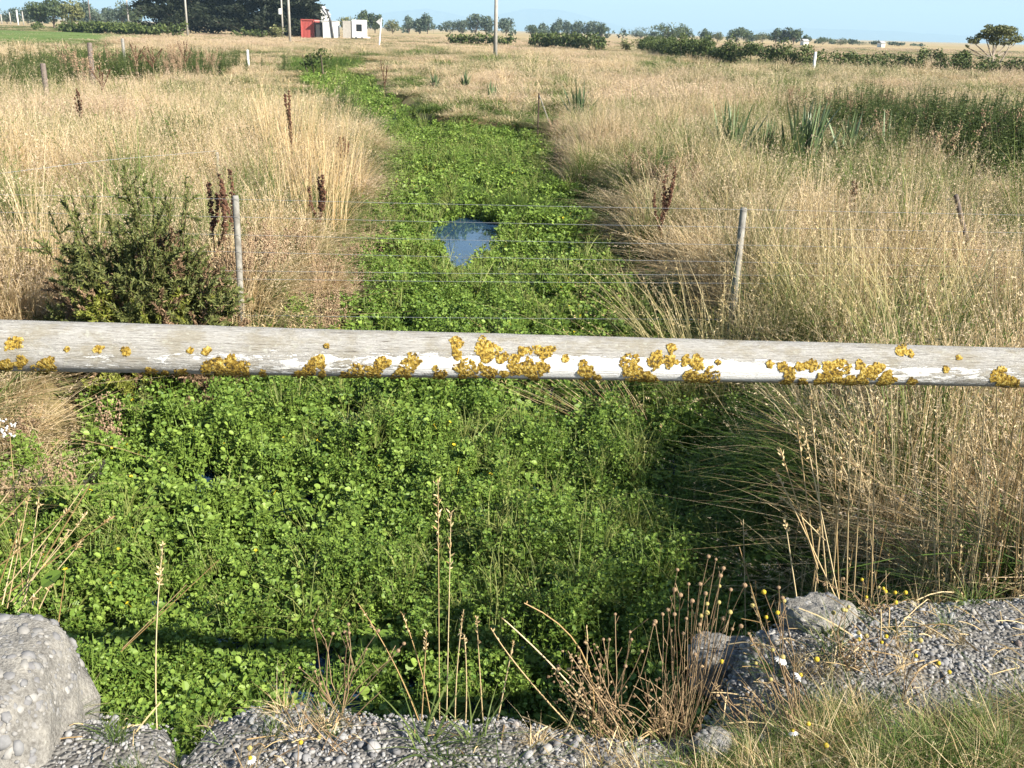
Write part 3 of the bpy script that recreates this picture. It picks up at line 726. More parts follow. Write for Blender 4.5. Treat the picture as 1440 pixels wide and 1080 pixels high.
def swathe(mix, rad, m, s, clumps=4, hv=0.38):
    """a stretch of sward: m tufts of the given mix, gathered in loose clumps of their own height and dryness"""
    b = MB(); dd = []
    cs = [(rad * math.sqrt(g.random()), g.uniform(0, 6.28), 1 + hv * g.normal(), 0.22 * g.normal()) for _ in range(clumps)]
    for _ in range(m):
        if g.random() < 0.6:
            q, a, h, de = cs[g.integers(clumps)]; x, y = q * math.cos(a) + 0.20 * rad * g.normal(), q * math.sin(a) + 0.20 * rad * g.normal()
        else:
            q, a = rad * math.sqrt(g.random()), g.uniform(0, 6.28); x, y, h, de = q * math.cos(a), q * math.sin(a), 0.58 + 0.15 * g.normal(), 0.0
        src = SINGLE[g.choice([k for k, _ in mix], p=[p for _, p in mix])]; src = src[g.integers(len(src))]
        V = np.concatenate(src.V); an = g.uniform(0, 6.28); ca, sa = math.cos(an), math.sin(an); e = s * (0.8 + 0.4 * g.random()); tx, ty = 0.12 * g.normal(), 0.12 * g.normal()
        hh = e * max(0.45, h); Vx = (V[:, 0] * ca - V[:, 1] * sa) * e + tx * V[:, 2] * hh + x; Vy = (V[:, 0] * sa + V[:, 1] * ca) * e + ty * V[:, 2] * hh + y
        n0 = b.n; b.V.append(np.stack((Vx, Vy, V[:, 2] * hh), 1)); b.Fc += [tuple(i + n0 for i in f) for f in src.Fc]; b.n += len(V)
        b.t += src.t; b.r += src.r; b.h += src.h; dd.append(np.full(len(V), de + 0.10 * g.normal()))
    b.dd = np.concatenate(dd); return b
KIN = []; MESH = []
for k, mix in (('straw', [('straw', .74), ('mat', .16), ('green', .10)]), ('bent', [('bent', .8), ('mat', .14), ('green', .06)]), ('green', [('green', .9), ('bent', .10)]), ('mat', [('mat', .8), ('green', .2)])):
    for _ in range(7): KIN.append(k); MESH.append(swathe(mix, 0.17, 5, 1.0, 2, 0.22))
for k in ('green', 'mat'):
    for b in SINGLE[k]: KIN.append('lone_' + k); MESH.append(b)
for nm, mix, rad, m, s_, q in (('p_straw', [('straw', .62), ('mat', .18), ('green', .12), ('bent', .08)], 0.45, 30, 1.0, 6), ('p_bent', [('bent', .66), ('mat', .14), ('green', .10), ('straw', .10)], 0.45, 32, 1.0, 6),
        ('p_green', [('green', .78), ('mat', .08), ('bent', .14)], 0.45, 30, 1.0, 4), ('f_dry', [('far', .85), ('farg', .15)], 1.3, 34, 1.0, 6), ('f_green', [('far', .22), ('farg', .78)], 1.3, 34, 1.0, 4), ('v', [('vfar', 1)], 4.0, 30, 1.0, 5)):
    for _ in range(q): KIN.append(nm); MESH.append(swathe(mix, rad, m, s_))
first = {k: KIN.index(k) for k in set(KIN)}; cnt = {k: KIN.count(k) for k in set(KIN)}
tufts = proto_col('grass_tuft', [b.mesh('grass', M['grass_blades']) for b in MESH])

# patches read off the photograph, laid out as ellipses on the ground: px, py, rx, ry -> dryness, height, pinkness
PATCH = [(1140, 235, 120, 50, .30, .55, .1), (1330, 225, 130, 50, .26, .55, .3), (690, 172, 100, 14, .28, 1.0, .2), (600, 165, 50, 20, .4, .8, .2), (190, 82, 70, 26, .26, .9, .3),
         (50, 92, 150, 40, .36, .7, .2), (270, 240, 110, 34, .48, .8, .2), (1030, 470, 110, 42, .30, .8, 0), (420, 425, 60, 36, .36, .8, .3), (1240, 135, 200, 9, .55, 1.0, .7),
         (640, 92, 60, 10, .48, 1.0, .3), (40, 42, 150, 9, .2, .35, 0), (840, 268, 60, 30, .42, .8, .2), (1000, 115, 160, 12, .60, 1, .6), (1400, 320, 60, 60, .45, .9, .3),
         (940, 250, 40, 22, .40, .9, .5), (100, 130, 120, 30, .62, 1, .6), (430, 180, 60, 60, .98, 1.25, .1), (1060, 380, 140, 60, .92, 1.2, .1), (1300, 420, 120, 60, .92, 1.1, .3),
         (400, 72, 60, 10, .45, .9, .3), (530, 60, 60, 8, .5, 1, .5), (500, 310, 50, 90, .7, .75, .9), (330, 200, 90, 60, .85, 1, .5), (850, 140, 120, 30, .85, 1.05, .6), (560, 120, 60, 20, .95, 1.1, .3)]
for _q in range(80):
    PATCH.append((g.uniform(-60, 1500), 75 + 260 * g.random() ** 1.6, 26 + 40 * g.random(), 7 + 8 * g.random(), 0.10 + 0.26 * g.random(), 0.8 + 0.5 * g.random(), 0.2))
EL = []
for px, py, a, b_, dr, hs, pk in PATCH:
    c = on(px, py, -0.55); e = on(px + a, py, -0.55); q0 = on(px, min(py + b_, 900), -0.55); q1 = on(px, max(py - b_, 36 + 0.02 * px * 0 + 6), -0.55)
    EL.append((c[0], (q0[1] + q1[1]) / 2 if q1[1] < 250 else c[1], abs(e[0] - c[0]), max(0.6, min(abs(q1[1] - q0[1]) / 2, 80)), dr, hs, pk))
def fields(x, y):
    lf = fbm(x, y, 0.09, 0); mf = fbm(x, y, 0.5, 3)
    dry = 0.71 + 0.8 * (lf - 0.5) + 1.5 * (mf - 0.5); hs = 1.0 + 0.7 * (mf - 0.5); pk = np.clip(0.45 + 1.6 * (fbm(x, y, 0.2, 5) - 0.5), 0, 1)
    for cx, cy_, ax, ay, dr, h, p in EL:
        wgt = np.clip(np.exp(-((x - cx) / ax) ** 2 - ((y - cy_) / ay) ** 2) * 1.25, 0, 1) * np.clip(0.55 + 0.9 * mf, 0, 1)
        dry = dry * (1 - wgt) + dr * wgt + 0; hs = hs * (1 - wgt) + h * wgt; pk = pk * (1 - wgt) + p * wgt
    return dry, hs, np.clip(pk, 0, 1)

GX, GY, GS, GK = [], [], [], []
def ring(n, y0, y1, kinds, s, half=0.64, marg=3.0):
    y = np.sqrt(g.random(n) * (y1 * y1 - y0 * y0) + y0 * y0); x = g.uniform(-1, 1, n) * (half * y + marg)
    GX.append(x); GY.append(y); GS.append(np.full(n, s)); GK.append(np.full(n, kinds))
ring(1100, 2.2, 7.5, 0, 0.95); ring(2000, 7.5, 14, 0, 1.0); ring(3400, 14, 28, 0, 1.1); ring(1200, 27, 60, 0, 1.2)
ring(420, 7.5, 14, 3, 1.0); ring(2500, 14, 30, 3, 1.1)
ring(900, 30, 60, 1, 1.0); ring(1700, 58, 130, 1, 1.45); ring(2200, 125, 340, 2, 1.0)
x, y, s, kk = map(np.concatenate, (GX, GY, GS, GK)); n = len(x)
ch = chan(x, y) + 0.35 * (fbm(x, y, 1.1, 4) - 0.5); gap = y - edge(x)
u_ = g.random(n)
k = (ch < np.array([-0.02, -1.1, -3, -0.45])[kk]) & (gap > 0.06) & ~((kk == 0) & (y > 7.5) & (ch < -0.9)) & ~((kk == 3) & (y < 8.2))
# the lower left bank is low and thin, the far right end beyond the ditch stays thick
k &= ~((x < -1.6) & (y < 4.6) & (u_ < 0.75))
k &= ~((x > 0.9) & (y < 4.2) & (ch < -0.6) & (u_ > 0.6))
k &= ~((np.hypot(x + 2.98, (y - 7.75) * 0.75) < 0.88))
x, y, s, kk, ch = x[k], y[k], s[k], kk[k], ch[k]; n = len(x)
dry, hs, pk = fields(x, y); dry = dry + 0.16 * g.normal(size=n)
# bank foot of the near right: fine green grass in the shade, straw further out
foot = (x > 0.4) & (y < 6.5)
bankd = -ch
dry = np.where(foot, np.where(bankd < 0.6, 0.22 + 0.1 * g.normal(size=n), 0.85 + 0.15 * g.normal(size=n)), dry)
hs = np.where(foot, np.where(bankd < 0.6, 0.6, np.where(y < 4.5, 0.9, 1.35)), hs)
lowleft = (x < -1.5) & (y < 8.5)
dry = np.where(lowleft, 0.62 + 0.25 * g.normal(size=n), dry); hs = np.where(lowleft, 0.55, hs)
# everything close to the water's edge is greener and shorter
ed = np.exp(-np.maximum(bankd, 0) / 0.45); dry = dry - 0.22 * ed * (y > 6.5) * (vn(x, y, 0.5, 6) > 0.35)
hs = hs * np.where(foot, 1, 0.80 - 0.34 * np.exp(-np.maximum(bankd, 0) / 1.1) * (y > 7) * (0.5 + vn(x, y, 0.8, 2)))
hs = hs * (1 - 0.60 * sst(22, 30, y) * (1 - sst(95, 130, y)) * np.exp(-np.maximum(bankd, 0) / np.interp(y, [25, 45, 90], [2.5, 6, 9])))
rv = g.random(n)
kind = np.where(dry < 0.42, 'green', np.where(rv < 0.16, 'mat', np.where(rv < 0.24, 'green', np.where(pk + 0.25 * g.normal(size=n) > 0.5, 'bent', 'straw'))))
kind = np.where(foot & (bankd >= 0.6) & (rv > 0.25), 'straw', kind)
kind = np.where(kk == 3, np.where(dry < 0.45, 'p_green', np.where(pk + 0.25 * g.normal(size=n) > 0.5, 'p_bent', 'p_straw')), kind)
kind = np.where(kk == 1, np.where(dry < 0.45, 'f_green', 'f_dry'), np.where(kk == 2, 'v', kind))
idx = np.array([first[q] for q in kind]) + (g.random(n) * np.array([cnt[q] for q in kind])).astype(int)
zs = s * hs * (0.75 + 0.5 * g.random(n)); xy = s * (0.8 + 0.5 * g.random(n))
# lower paddock in the distance left
past = (x < -16) & (y > 75) & (x / y < -0.38); zs = np.where(past, zs * 0.45, zs); dry = np.where(past, 0.25 + 0.1 * g.normal(size=n), dry)
zs = zs * np.interp(y, [18, 45, 75, 130], [1, 0.88, 0.62, 0.42])
P = np.stack((x, y, ground_z(x, y) - 0.03), 1)
la = np.where(kk == 0, 0.13, 0.0)
lean = np.stack((g.normal(size=n) * la, g.normal(size=n) * la, g.uniform(0, 6.28, n)), 1)
tag(scatter('dry_grass', tufts, P, lean, np.stack((xy, xy, zs), 1), idx, {'dry': dry, 'pink': pk}), 'tall sun dried straw coloured grass covering the paddock and banks', kind='stuff')

# grass of the road verge, lower right, and lone sprigs between the stones
n = 9000
x = g.uniform(-1.6, 3.2, n); bk = g.random(n) * 0.9
y = edge_r(x) - bk
wx = sst(0.28, 0.55, x) * sst(-0.03, 0.12, bk + 0.14 * (fbm(x, y, 4, 3) - 0.5) - np.interp(x, [0.3, 0.6, 1.0, 1.5, 2.2], [0.20, 0.30, 0.50, 0.62, 0.70]))
wx = np.maximum(wx, 0.03 * (fbm(x, y, 2.5, 2) > 0.5))
wx = np.maximum(wx, 0.2 * np.exp(-((x - 0.42) / 0.22) ** 2) * (bk > 0.1))
wx = wx * np.where(fbm(x, y, 7, 1) > 0.46, 1.0, 0.25)
k = g.random(n) < wx; x, y = x[k], y[k]; n = len(x)
kd = np.where(g.random(n) < 0.6, 'lone_green', 'lone_mat'); idx = np.array([first[q] for q in kd]) + (g.random(n) * 3).astype(int)
q = 0.07 + 0.11 * g.random(n) ** 1.5
dry = np.where(g.random(n) < 0.36, 0.9, 0.22) + 0.12 * g.normal(size=n)
tag(scatter('verge_grass', tufts, np.stack((x, y, road_z(x, y) - 0.005), 1), np.stack((g.normal(size=n) * .3, g.normal(size=n) * .3, g.uniform(0, 6.28, n)), 1), np.stack((q * 1.5, q * 1.5, q), 1), idx, {'dry': dry, 'pink': np.zeros(n)}), 'short green and straw grass growing on the gravel verge', kind='stuff')

# bits of dead straw lying on the stones
bits = MB()
for i in range(420):
    x = g.uniform(-1.5, 2.8); 
    if g.random() < 0.45: x = g.uniform(0.3, 2.2)
    y = float(edge_r(np.array([x]))[0] - abs(g.normal()) * 0.28 - 0.01); z = float(road_z(np.array([x]), np.array([y]))[0]) + 0.012
    L = 0.03 + 0.13 * g.random() ** 2; a = g.uniform(0, 6.28); d = np.array((math.cos(a), math.sin(a), 0.25 * g.normal())) * L
    tube(bits, bez((x, y, z), np.array((x, y, z)) + d, (0, 0, 0.012 * g.random()), 4), 0.0011 + 0.0009 * g.random(), 3, g.random(), cap=False)
tag(bits.build('straw_litter', M['straw_stem']), 'dead straw stalks lying scattered on the gravel', kind='stuff')

# lush grass at the head of the pool and weedy growth on the right
wl = []
for i in range(4):
    b = MB(); blades(b, g, 90, 0.12, 0.26, 0.3, 0.45, 0.8, 0.006, 4, rr=(0.1, 0.9)); wl.append(b.mesh('lush', M['grass_blades']))
for i in range(4):
    b = MB()
    for s in range(7):
        a0 = g.uniform(0, 6.28); q = 0.1 * g.random(); p0 = np.array((q * math.cos(a0), q * math.sin(a0), 0)); top = p0 * 2.4 + np.array((0, 0, 0.7 + 0.4 * g.random()))
        tube(b, [p0, (p0 + top) / 2, top], [0.005, 0.004, 0.002], 4, 0.2, cap=False)
        for k in range(34):
            f = 0.12 + 0.85 * g.random(); c = p0 + (top - p0) * f; az = g.uniform(0, 6.28); d = np.array((math.cos(az), math.sin(az), 0.4 * g.random()))
            L = 0.10 * (1.1 - 0.7 * f); leafpoly(b, c, d, np.array((0, 0, 1.0)) + 0.5 * g.normal(size=3), L, L * 0.28, g.random(), 6)
    wl.append(b.mesh('weed', M['weed_leaf']))
for i in range(3):
    b = MB()
    for s in range(8):
        a0 = g.uniform(0, 6.28); p0 = np.array((0.08 * math.cos(a0), 0.08 * math.sin(a0), 0)); top = p0 * 4 * g.random() + np.array((0.1 * g.normal(), 0.1 * g.normal(), 0.9 + 0.35 * g.random()))
        tube(b, [p0, (p0 + top) / 2, top], [0.004, 0.003, 0.002], 4, 0.3, cap=False)
        for k in range(40):
            f = 0.55 + 0.45 * g.random(); c = p0 + (top - p0) * f + g.normal(size=3) * 0.03; sphere(b, c, 0.010 + 0.008 * g.random(), 4, 3, g.random())
    wl.append(b.mesh('seed_weed', M['seed_brown']))
weedcol = proto_col('bank_plant', wl)
WX, WY, WI, WS, WZ = [], [], [], [], []
def patch(px, py, rx_, ry_, n, ids, s, z=None):
    zz = -0.8 if z is None else z
    c = on(px, py, zz); e = on(px + rx_, py, zz); f = on(px, py - ry_, zz)
    x = c[0] + g.normal(size=n) * (e[0] - c[0]) * 0.5; y = c[1] + g.normal(size=n) * abs(f[1] - c[1]) * 0.5
    WX.append(x); WY.append(y); WI.append(g.choice(ids, n)); WS.append(s * (0.7 + 0.6 * g.random(n))); WZ.append(np.full(n, np.nan) if z is None else np.full(n, z))
patch(650, 286, 70, 12, 260, [0, 1, 2, 3], 0.75, ZC - 0.10); patch(730, 300, 30, 8, 60, [0, 1, 2, 3], 1.0, ZC - 0.08)
patch(450, 100, 50, 8, 700, [0, 1, 2, 3], 2.6, ZC - 0.15)
patch(1330, 225, 110, 36, 330, [4, 5, 6, 7] * 8 + [8, 9, 10], 1.2); patch(1250, 215, 60, 30, 150, [4, 5, 6, 7, 4, 5, 4, 8], 1.0); patch(1420, 250, 60, 50, 200, [4, 5, 6, 7], 1.25); patch(1180, 650, 60, 70, 70, [0, 1, 2, 3], 1.3); patch(1090, 620, 50, 60, 60, [0, 1, 2, 3], 1.15); patch(1430, 230, 40, 40, 160, [4, 5, 6, 7, 8], 1.15)
patch(1130, 245, 100, 34, 90, [4, 5, 6, 0, 1, 2], 0.8); patch(195, 112, 80, 20, 420, [4, 5, 6, 7] * 3 + [8], 1.1); patch(60, 100, 90, 18, 260, [0, 1, 2, 3, 4, 5], 1.2); patch(270, 235, 90, 20, 120, [0, 1, 2, 3, 4], 0.9); patch(930, 265, 40, 18, 60, [8, 9, 4, 5], 0.7)
patch(690, 182, 90, 8, 260, [4, 5, 6, 7, 0, 1], 0.75); patch(790, 205, 24, 20, 60, [4, 5, 6, 8], 0.6); patch(480, 400, 50, 34, 110, [8, 9, 10], 0.45); patch(345, 400, 40, 26, 34, [8, 9, 10, 4, 4], 0.5); patch(500, 320, 36, 50, 130, [8, 9, 10, 10], 0.45)
patch(1410, 560, 60, 80, 30, [4, 5], 0.6); patch(30, 620, 60, 60, 60, [8, 4, 9], 0.4); patch(210, 530, 60, 20, 60, [8, 9, 10, 4], 0.45)
patch(540, 165, 60, 14, 80, [4, 5, 6, 7], 0.9)
x, y, idx, s, z = map(np.concatenate, (WX, WY, WI, WS, WZ)); n = len(x)
k = (y > edge(x) + 0.12) & ((chan(x, y) < 0.25) | ~np.isnan(z)); k &= ~(~np.isnan(z) & in_poly(x, y, pool))
x, y, idx, s, z = x[k], y[k], idx[k], s[k], z[k]; n = len(x); s = np.where((idx >= 8) & (x > 2), s * 0.72, s)
z = np.where(np.isnan(z), ground_z(x, y) - 0.02, z)
tag(scatter('bank_weeds', weedcol, np.stack((x, y, z), 1), np.stack((g.normal(size=n) * .12, g.normal(size=n) * .12, g.uniform(0, 6.28, n)), 1), s[:, None].repeat(3, 1), idx, {'dry': np.full(n, 0.05) + 0.15 * g.random(n), 'pink': np.zeros(n)}), 'leafy green and brown seeded weeds among the bank grass', kind='stuff')

# ================================================================== things
g = np.random.default_rng(51)
def gz(x, y): return float(ground_z(np.array([x]), np.array([y]))[0])
def rz_(x, y): return float(road_z(np.array([x]), np.array([y]))[0])

# ---- wire fence across the ditch
A, B = at(331, 275, 9.0), at(1046, 292, 9.15)
FEN = empty('wire_fence', (0, 9, -0.9), 'wire fence of seven thin strands crossing the green ditch', 'fence')
o0 = np.array((0, 9, -0.9))
def post(mb, top, bot, wd, g=g, k=9):
    top, bot = np.array(top), np.array(bot)
    tube(mb, [bot, bot + (top - bot) * 0.5, top - (top - bot) * 0.012, top], [wd * 0.52, wd * 0.5, wd * 0.48, wd * 0.40], k)
b = MB(); post(b, A - o0, (A[0] - 0.03 - o0[0], 0, gz(A[0], 9) - 0.3 - o0[2]), 0.062); tag(b.build('post', M['grey_post'], FEN, True), 'thin weathered grey post standing beside the gorse bush')
b = MB(); bt = at(1035, 395, 9.1); bt = B + (bt - B) * 2.0; post(b, B - o0, bt - o0, 0.066); tag(b.build('post', M['grey_post'], FEN, True), 'pale grey post leaning in the straw tussock')
c = at(1344, 274, 10.5); e = at(1351, 303, 10.5); e = c + (e - c) * 2.6
b = MB(); post(b, c - o0, e - o0, 0.05); tag(b.build('post', M['dark_post'], FEN, True), 'dark leaning post among the straw on the right')
for i, yy in enumerate((286, 311, 336, 360, 380.5, 392, 443)):
    zl = at(331, yy - 6 + 6 * (i > 3), 8.97)[2]; zr = at(1043, yy + 8.5 - 2 * (i > 3), 9.1)[2]
    b = MB(); p = np.array([(A[0], 8.965, zl), (B[0], 9.1, zr)]); d = (p[1] - p[0]) / (p[1][0] - p[0][0])
    pts = [p[0] + d * (-4.5), p[0], p[0] + d * 1.5 + (0, 0, -0.006), p[0] + d * 3 + (0, 0, -0.006), p[1], p[1] + d * 5]
    tube(b, np.array(pts) - o0, 0.0014, 4, cap=False); b.build('wire', M['wire'], FEN)
# single strand in the grass on the left bank
F2 = empty('strand_fence', (-6, 13, -0.9), 'single slack wire strand running through the dry grass left of the gorse', 'fence'); o1 = np.array((-6, 13, -0.9))
b = MB(); tube(b, np.array([at(-160, 268, 10.5), at(0, 244, 11.6), at(150, 225, 13), at(305, 212, 15)]) - o1, 0.0026, 4, cap=False); b.build('wire', M['wire'], F2)
b = MB(); q = at(-160, 262, 10.5); post(b, q - o1, (q[0] - o1[0], q[1] - o1[1], -0.3), 0.07); b.build('post', M['grey_post'], F2, True)
b = MB(); q = at(305, 214, 15); post(b, q - o1, (q[0] - o1[0], q[1] - o1[1], -0.3), 0.05); b.build('post', M['grey_post'], F2, True)

# ---- lone posts in the paddock
def lone_post(name, px, t, bt, Y, wd, m, label, lean=0.0, group=None):
    T = at(px, t, Y); z0 = gz(T[0], T[1])
    r = MB(); post(r, (lean, 0, T[2] - z0), (0, 0, -0.3), wd); o = r.build(name, M[m], smooth=True); o.location = (T[0], T[1], z0); return tag(o, label, 'post', group)
lone_post('fence_post', 124, 60, 75, 36, 0.17, 'dark_post', 'short dark wooden post among tall grass on the left', 0.04)
lone_post('fence_post', 60, 89, 98, 27, 0.14, 'dark_post', 'dark post stub low in the green grass at far left')
lone_post('fence_post', 348, 70, 80, 60, 0.14, 'white_paint', 'small white peg in the grass near where the ditch narrows')
lone_post('fence_post', 172, 54, 62, 60, 0.18, 'grey_post', 'grey post in dry grass in front of the dark conifers')
lone_post('fence_post', 1147, 73, 84, 84, 0.22, 'white_paint', 'white post standing before the long dark hedge')
lone_post('fence_post', 705, 182, 196, 31, 0.05, 'grey_post', 'thin pale stake on the bank where the ditch bends')
S = at(758, 131, 28); r = MB(); z0 = gz(S[0], 28) - 0.2
tube(r, [(0, 0, 0), (0, 0, S[2] - z0)], 0.022, 6); o = empty('iron_stake', (S[0], 28, z0), 'upright dark iron stake with a pale brace in the straw bank', 'stake'); r.build('stake', M['rusty_iron'], o)
r = MB(); e = at(772, 160, 28) - np.array((S[0], 28, z0)); tube(r, [(0.01, -0.03, S[2] - z0 - 0.06), (e[0], -0.03, e[2] - 0.2)], 0.014, 5); r.build('brace', M['grey_post'], o)

# ---- gorse bush
def spiny(mb, P, n, L, W, g, r0=0.0, f0=0.25):
    P = np.asarray(P); u = np.linspace(0, 1, len(P)); V = []; Fc = []; rr = []; tt = []
    T = np.gradient(P, axis=0)
    for _ in range(n):
        f = f0 + (1 - f0) * g.random() ** 0.8; c = np.array([np.interp(f, u, P[:, j]) for j in range(3)]); td = np.array([np.interp(f, u, T[:, j]) for j in range(3)]); td /= np.linalg.norm(td) + 1e-9
        d = td * 0.9 + g.normal(size=3) * 0.65; d /= np.linalg.norm(d); s = np.cross(d, g.normal(size=3)); s /= np.linalg.norm(s) + 1e-9
        l = L * (0.5 + g.random()) * (1.15 - 0.5 * f); k = len(V)
        V += [c - s * W / 2, c + s * W / 2, c + d * l * 0.6 + s * W * 0.4, c + d * l]; Fc.append((k, k + 1, k + 2, k + 3)); q = r0 + (1 - r0) * g.random(); rr += [q] * 4; tt += [f] * 4
    mb.add(V, Fc, tt, rr)
bs = at(205, 420, 7.9); bx, by = bs[0], bs[1]; bz = gz(bx, by)
GO = empty('gorse_bush', (bx, by, bz), 'spiky dark green gorse bush with dead brown lower branches on the left bank', 'bush')
stem, gr_, nw_, dd_ = MB(), MB(), MB(), MB()
g = np.random.default_rng(61)
for i in range(620):
    a = g.uniform(0, 6.28); el = math.asin(g.uniform(-0.05, 1.0) ** (1 if i % 2 else 1)) if i % 4 else math.asin(g.uniform(0.6, 1.0)); d = np.array((math.cos(a) * math.cos(el), math.sin(a) * math.cos(el), math.sin(el)))
    Rr = (0.72 + 0.12 * g.normal()) * (1 if i % 3 else 0.62); tip = d * np.array((0.82, 0.66, 1.22)) * Rr * (1 + 0.4 * max(0, fbm(a * 1.1, el, 1.5, 3) - 0.5)) / 0.75 + np.array((0.02, 0, 0.30))
    st = tip * np.array((0.15, 0.15, 0.05)) + g.normal(size=3) * np.array((0.05, 0.05, 0.0)); mid = (st + tip) / 2 + np.array((0, 0, 0.10)) + g.normal(size=3) * 0.06
    P = bez(st, tip, (mid - (st + tip) / 2), 7); tube(stem, P, np.linspace(0.008, 0.002, 7), 4, g.random(), cap=False)
    deadw = (tip[2] < 0.46 and g.random() < 0.75) or (tip[0] > 0.42 and tip[2] < 1.0 and g.random() < 0.85) or g.random() < 0.10
    neww = (not deadw) and tip[1] < 0.25 and abs(tip[0] + 0.02) < 0.46 and 0.4 < tip[2] < 1.2 and g.random() < 0.78
    T_ = dd_ if deadw else nw_ if neww else gr_
    for k in range(9):
        f = 0.40 + 0.5 * g.random(); q = np.array([np.interp(f, np.linspace(0, 1, 7), P[:, j]) for j in range(3)]); dv = d + g.normal(size=3) * 0.6 + np.array((0, 0, 0.3)); e = q + dv / np.linalg.norm(dv) * (0.12 + 0.12 * g.random())
        spiny(T_, bez(q, e, (0, 0, 0.01), 4), 56, 0.046, 0.0125, g, f0=0.0); tube(stem, [q, e], [0.003, 0.0015], 3, 0.4, cap=False)
    spiny(T_, P, 100, 0.046, 0.012, g, f0=0.35)
for tx, ty in ((85, 262), (100, 275), (118, 268), (70, 300), (215, 243), (262, 248), (240, 262), (265, 262), (190, 262), (150, 300)):     # long shoots standing out of the crown
    e = at(tx, ty, 7.9 + 0.2 * g.normal()) - np.array((bx, by, bz)); P = bez((e[0] * 0.45, 0, 0.55), e, (0, 0, 0.04), 7); tube(stem, P, np.linspace(0.007, 0.002, 7), 4, 0.5, cap=False)
    spiny(gr_, P, 150, 0.055, 0.012, g, f0=0.2)
    for k in range(5):
        q = P[2 + k % 4]; spiny(gr_, bez(q, q + g.normal(size=3) * 0.07 + np.array((0, 0, 0.12)), (0, 0, 0), 4), 44, 0.05, 0.012, g, f0=0.0)
stem.build('branches', M['twig'], GO); gr_.build('green_shoots', M['gorse_green'], GO); nw_.build('young_shoots', M['gorse_new'], GO); dd_.build('dead_shoots', M['gorse_dead'], GO)

# ---- docks with rusty seed heads
def dock(px, top, Y, label, spread=0.12, spikes=4, h=None):
    T = at(px, top, Y); z0 = gz(T[0], T[1]); H = T[2] - z0 if h is None else h
    r = empty('dock_plant', (T[0], T[1], T[2] - H), label, 'dock', 'rusty seeded docks on the banks'); st, sd = MB(), MB()
    tube(st, [(0, 0, 0), (0.01, 0, H * 0.5), (0, 0, H)], [0.007, 0.006, 0.002], 5, 0.3)
    for s in range(spikes):
        a = g.uniform(0, 6.28); f = 0.45 + 0.3 * s / spikes; p = np.array((0, 0, H * f)); e = p + np.array((math.cos(a) * spread, math.sin(a) * spread * 0.5, H * (0.28 + 0.12 * g.random()))) if s else np.array((0, 0, H)); p = p if s else np.array((0, 0, H * 0.55))
        P = bez(p, e, (math.cos(a) * 0.03, 0, 0), 8); tube(st, P, 0.003, 3, 0.3, cap=False)
        for k in range(80):
            f2 = g.random(); c = np.array([np.interp(f2, np.linspace(0, 1, 8), P[:, j]) for j in range(3)]) + g.normal(size=3) * 0.009
            sphere(sd, c, 0.009 + 0.009 * g.random(), 5, 3, g.random(), (1, 1, 0.8), 0.5, g)
    st.build('stem', M['dead_brown'], r); sd.build('seed_head', M['dock_seed'], r)
g = np.random.default_rng(71)
for a in ((406, 128, 15.5, 'tall rusty dock with twisted seed head above the pale grass left of the ditch'), (293, 255, 9.4, 'dark rusty dock spike just left of the grey fence post', .07, 2), (309, 246, 9.3, 'tallest dock spike between gorse bush and grey fence post', .09, 2), (324, 240, 9.6, 'curved dock spike right against the grey fence post', .10, 2),
          (447, 250, 12.3, 'slim upright dock in the straw near the ditch edge'), (483, 192, 17, 'brown dock leaning over the green ditch edge left', .1), (213, 66, 40, 'dark dock clump in the green patch before the conifers', .4, 6), (190, 64, 41, 'broad dock clump left of the darkest one in the green patch', .4, 6),
          (140, 92, 27, 'small dock clump behind the left bank grass', .25, 4), (109, 128, 21, 'dock with drooping seed spikes above the gorse', .15, 5), (540, 86, 40, 'solitary dock standing on the right side of the ditch bend', .12, 4),
          (935, 248, 12.5, 'dead brown dock drooping over the right ditch edge', .12, 6), (1206, 256, 12, 'straw brown dock rising from the green grass on the right', .06, 4), (258, 58, 44, 'faint brown dock right of the green patch', .3, 4)):
    dock(*a)

# ---- flax
def flax(px, base, Y, hgt, n, label, wd=0.07):
    c = at(px, base, Y); z0 = gz(c[0], c[1]); r = MB()
    for i in range(n):
        a = g.uniform(0, 6.28); le = abs(g.normal()) * 0.28; L = hgt * (0.65 + 0.5 * g.random()); u = np.linspace(0, 1, 6); d = np.array((math.cos(a), math.sin(a), 0)); s = np.array((-d[1], d[0], 0))
        C = np.array((0.06 * g.normal() * hgt, 0.06 * g.normal() * hgt, 0)) + d * (L * (le * u + 0.12 * le * u ** 3))[:, None] + np.array((0, 0, 1.0)) * (L * u * math.sqrt(max(0.2, 1 - le * le)) - L * 0.15 * le * u ** 3)[:, None]
        wv = wd * np.array((0.75, 0.95, 1, 0.85, 0.5, 0.02)) * (0.8 + 0.4 * g.random()); up_ = d * 0.3 * wv[:, None]
        V = np.stack((C - s * wv[:, None] / 2 + up_ * 0.4, C, C + s * wv[:, None] / 2 + up_ * 0.4), 1).reshape(-1, 3)
        r.add(V, [(3 * k + j, 3 * k + j + 1, 3 * k + j + 4, 3 * k + j + 3) for k in range(5) for j in (0, 1)], np.repeat(u, 3), g.random())
    o = r.build('flax_plant', M['flax_blade']); o.location = (c[0], c[1], z0 - 0.02); return tag(o, label, 'flax', 'flax clumps on the right bank')
g = np.random.default_rng(81)
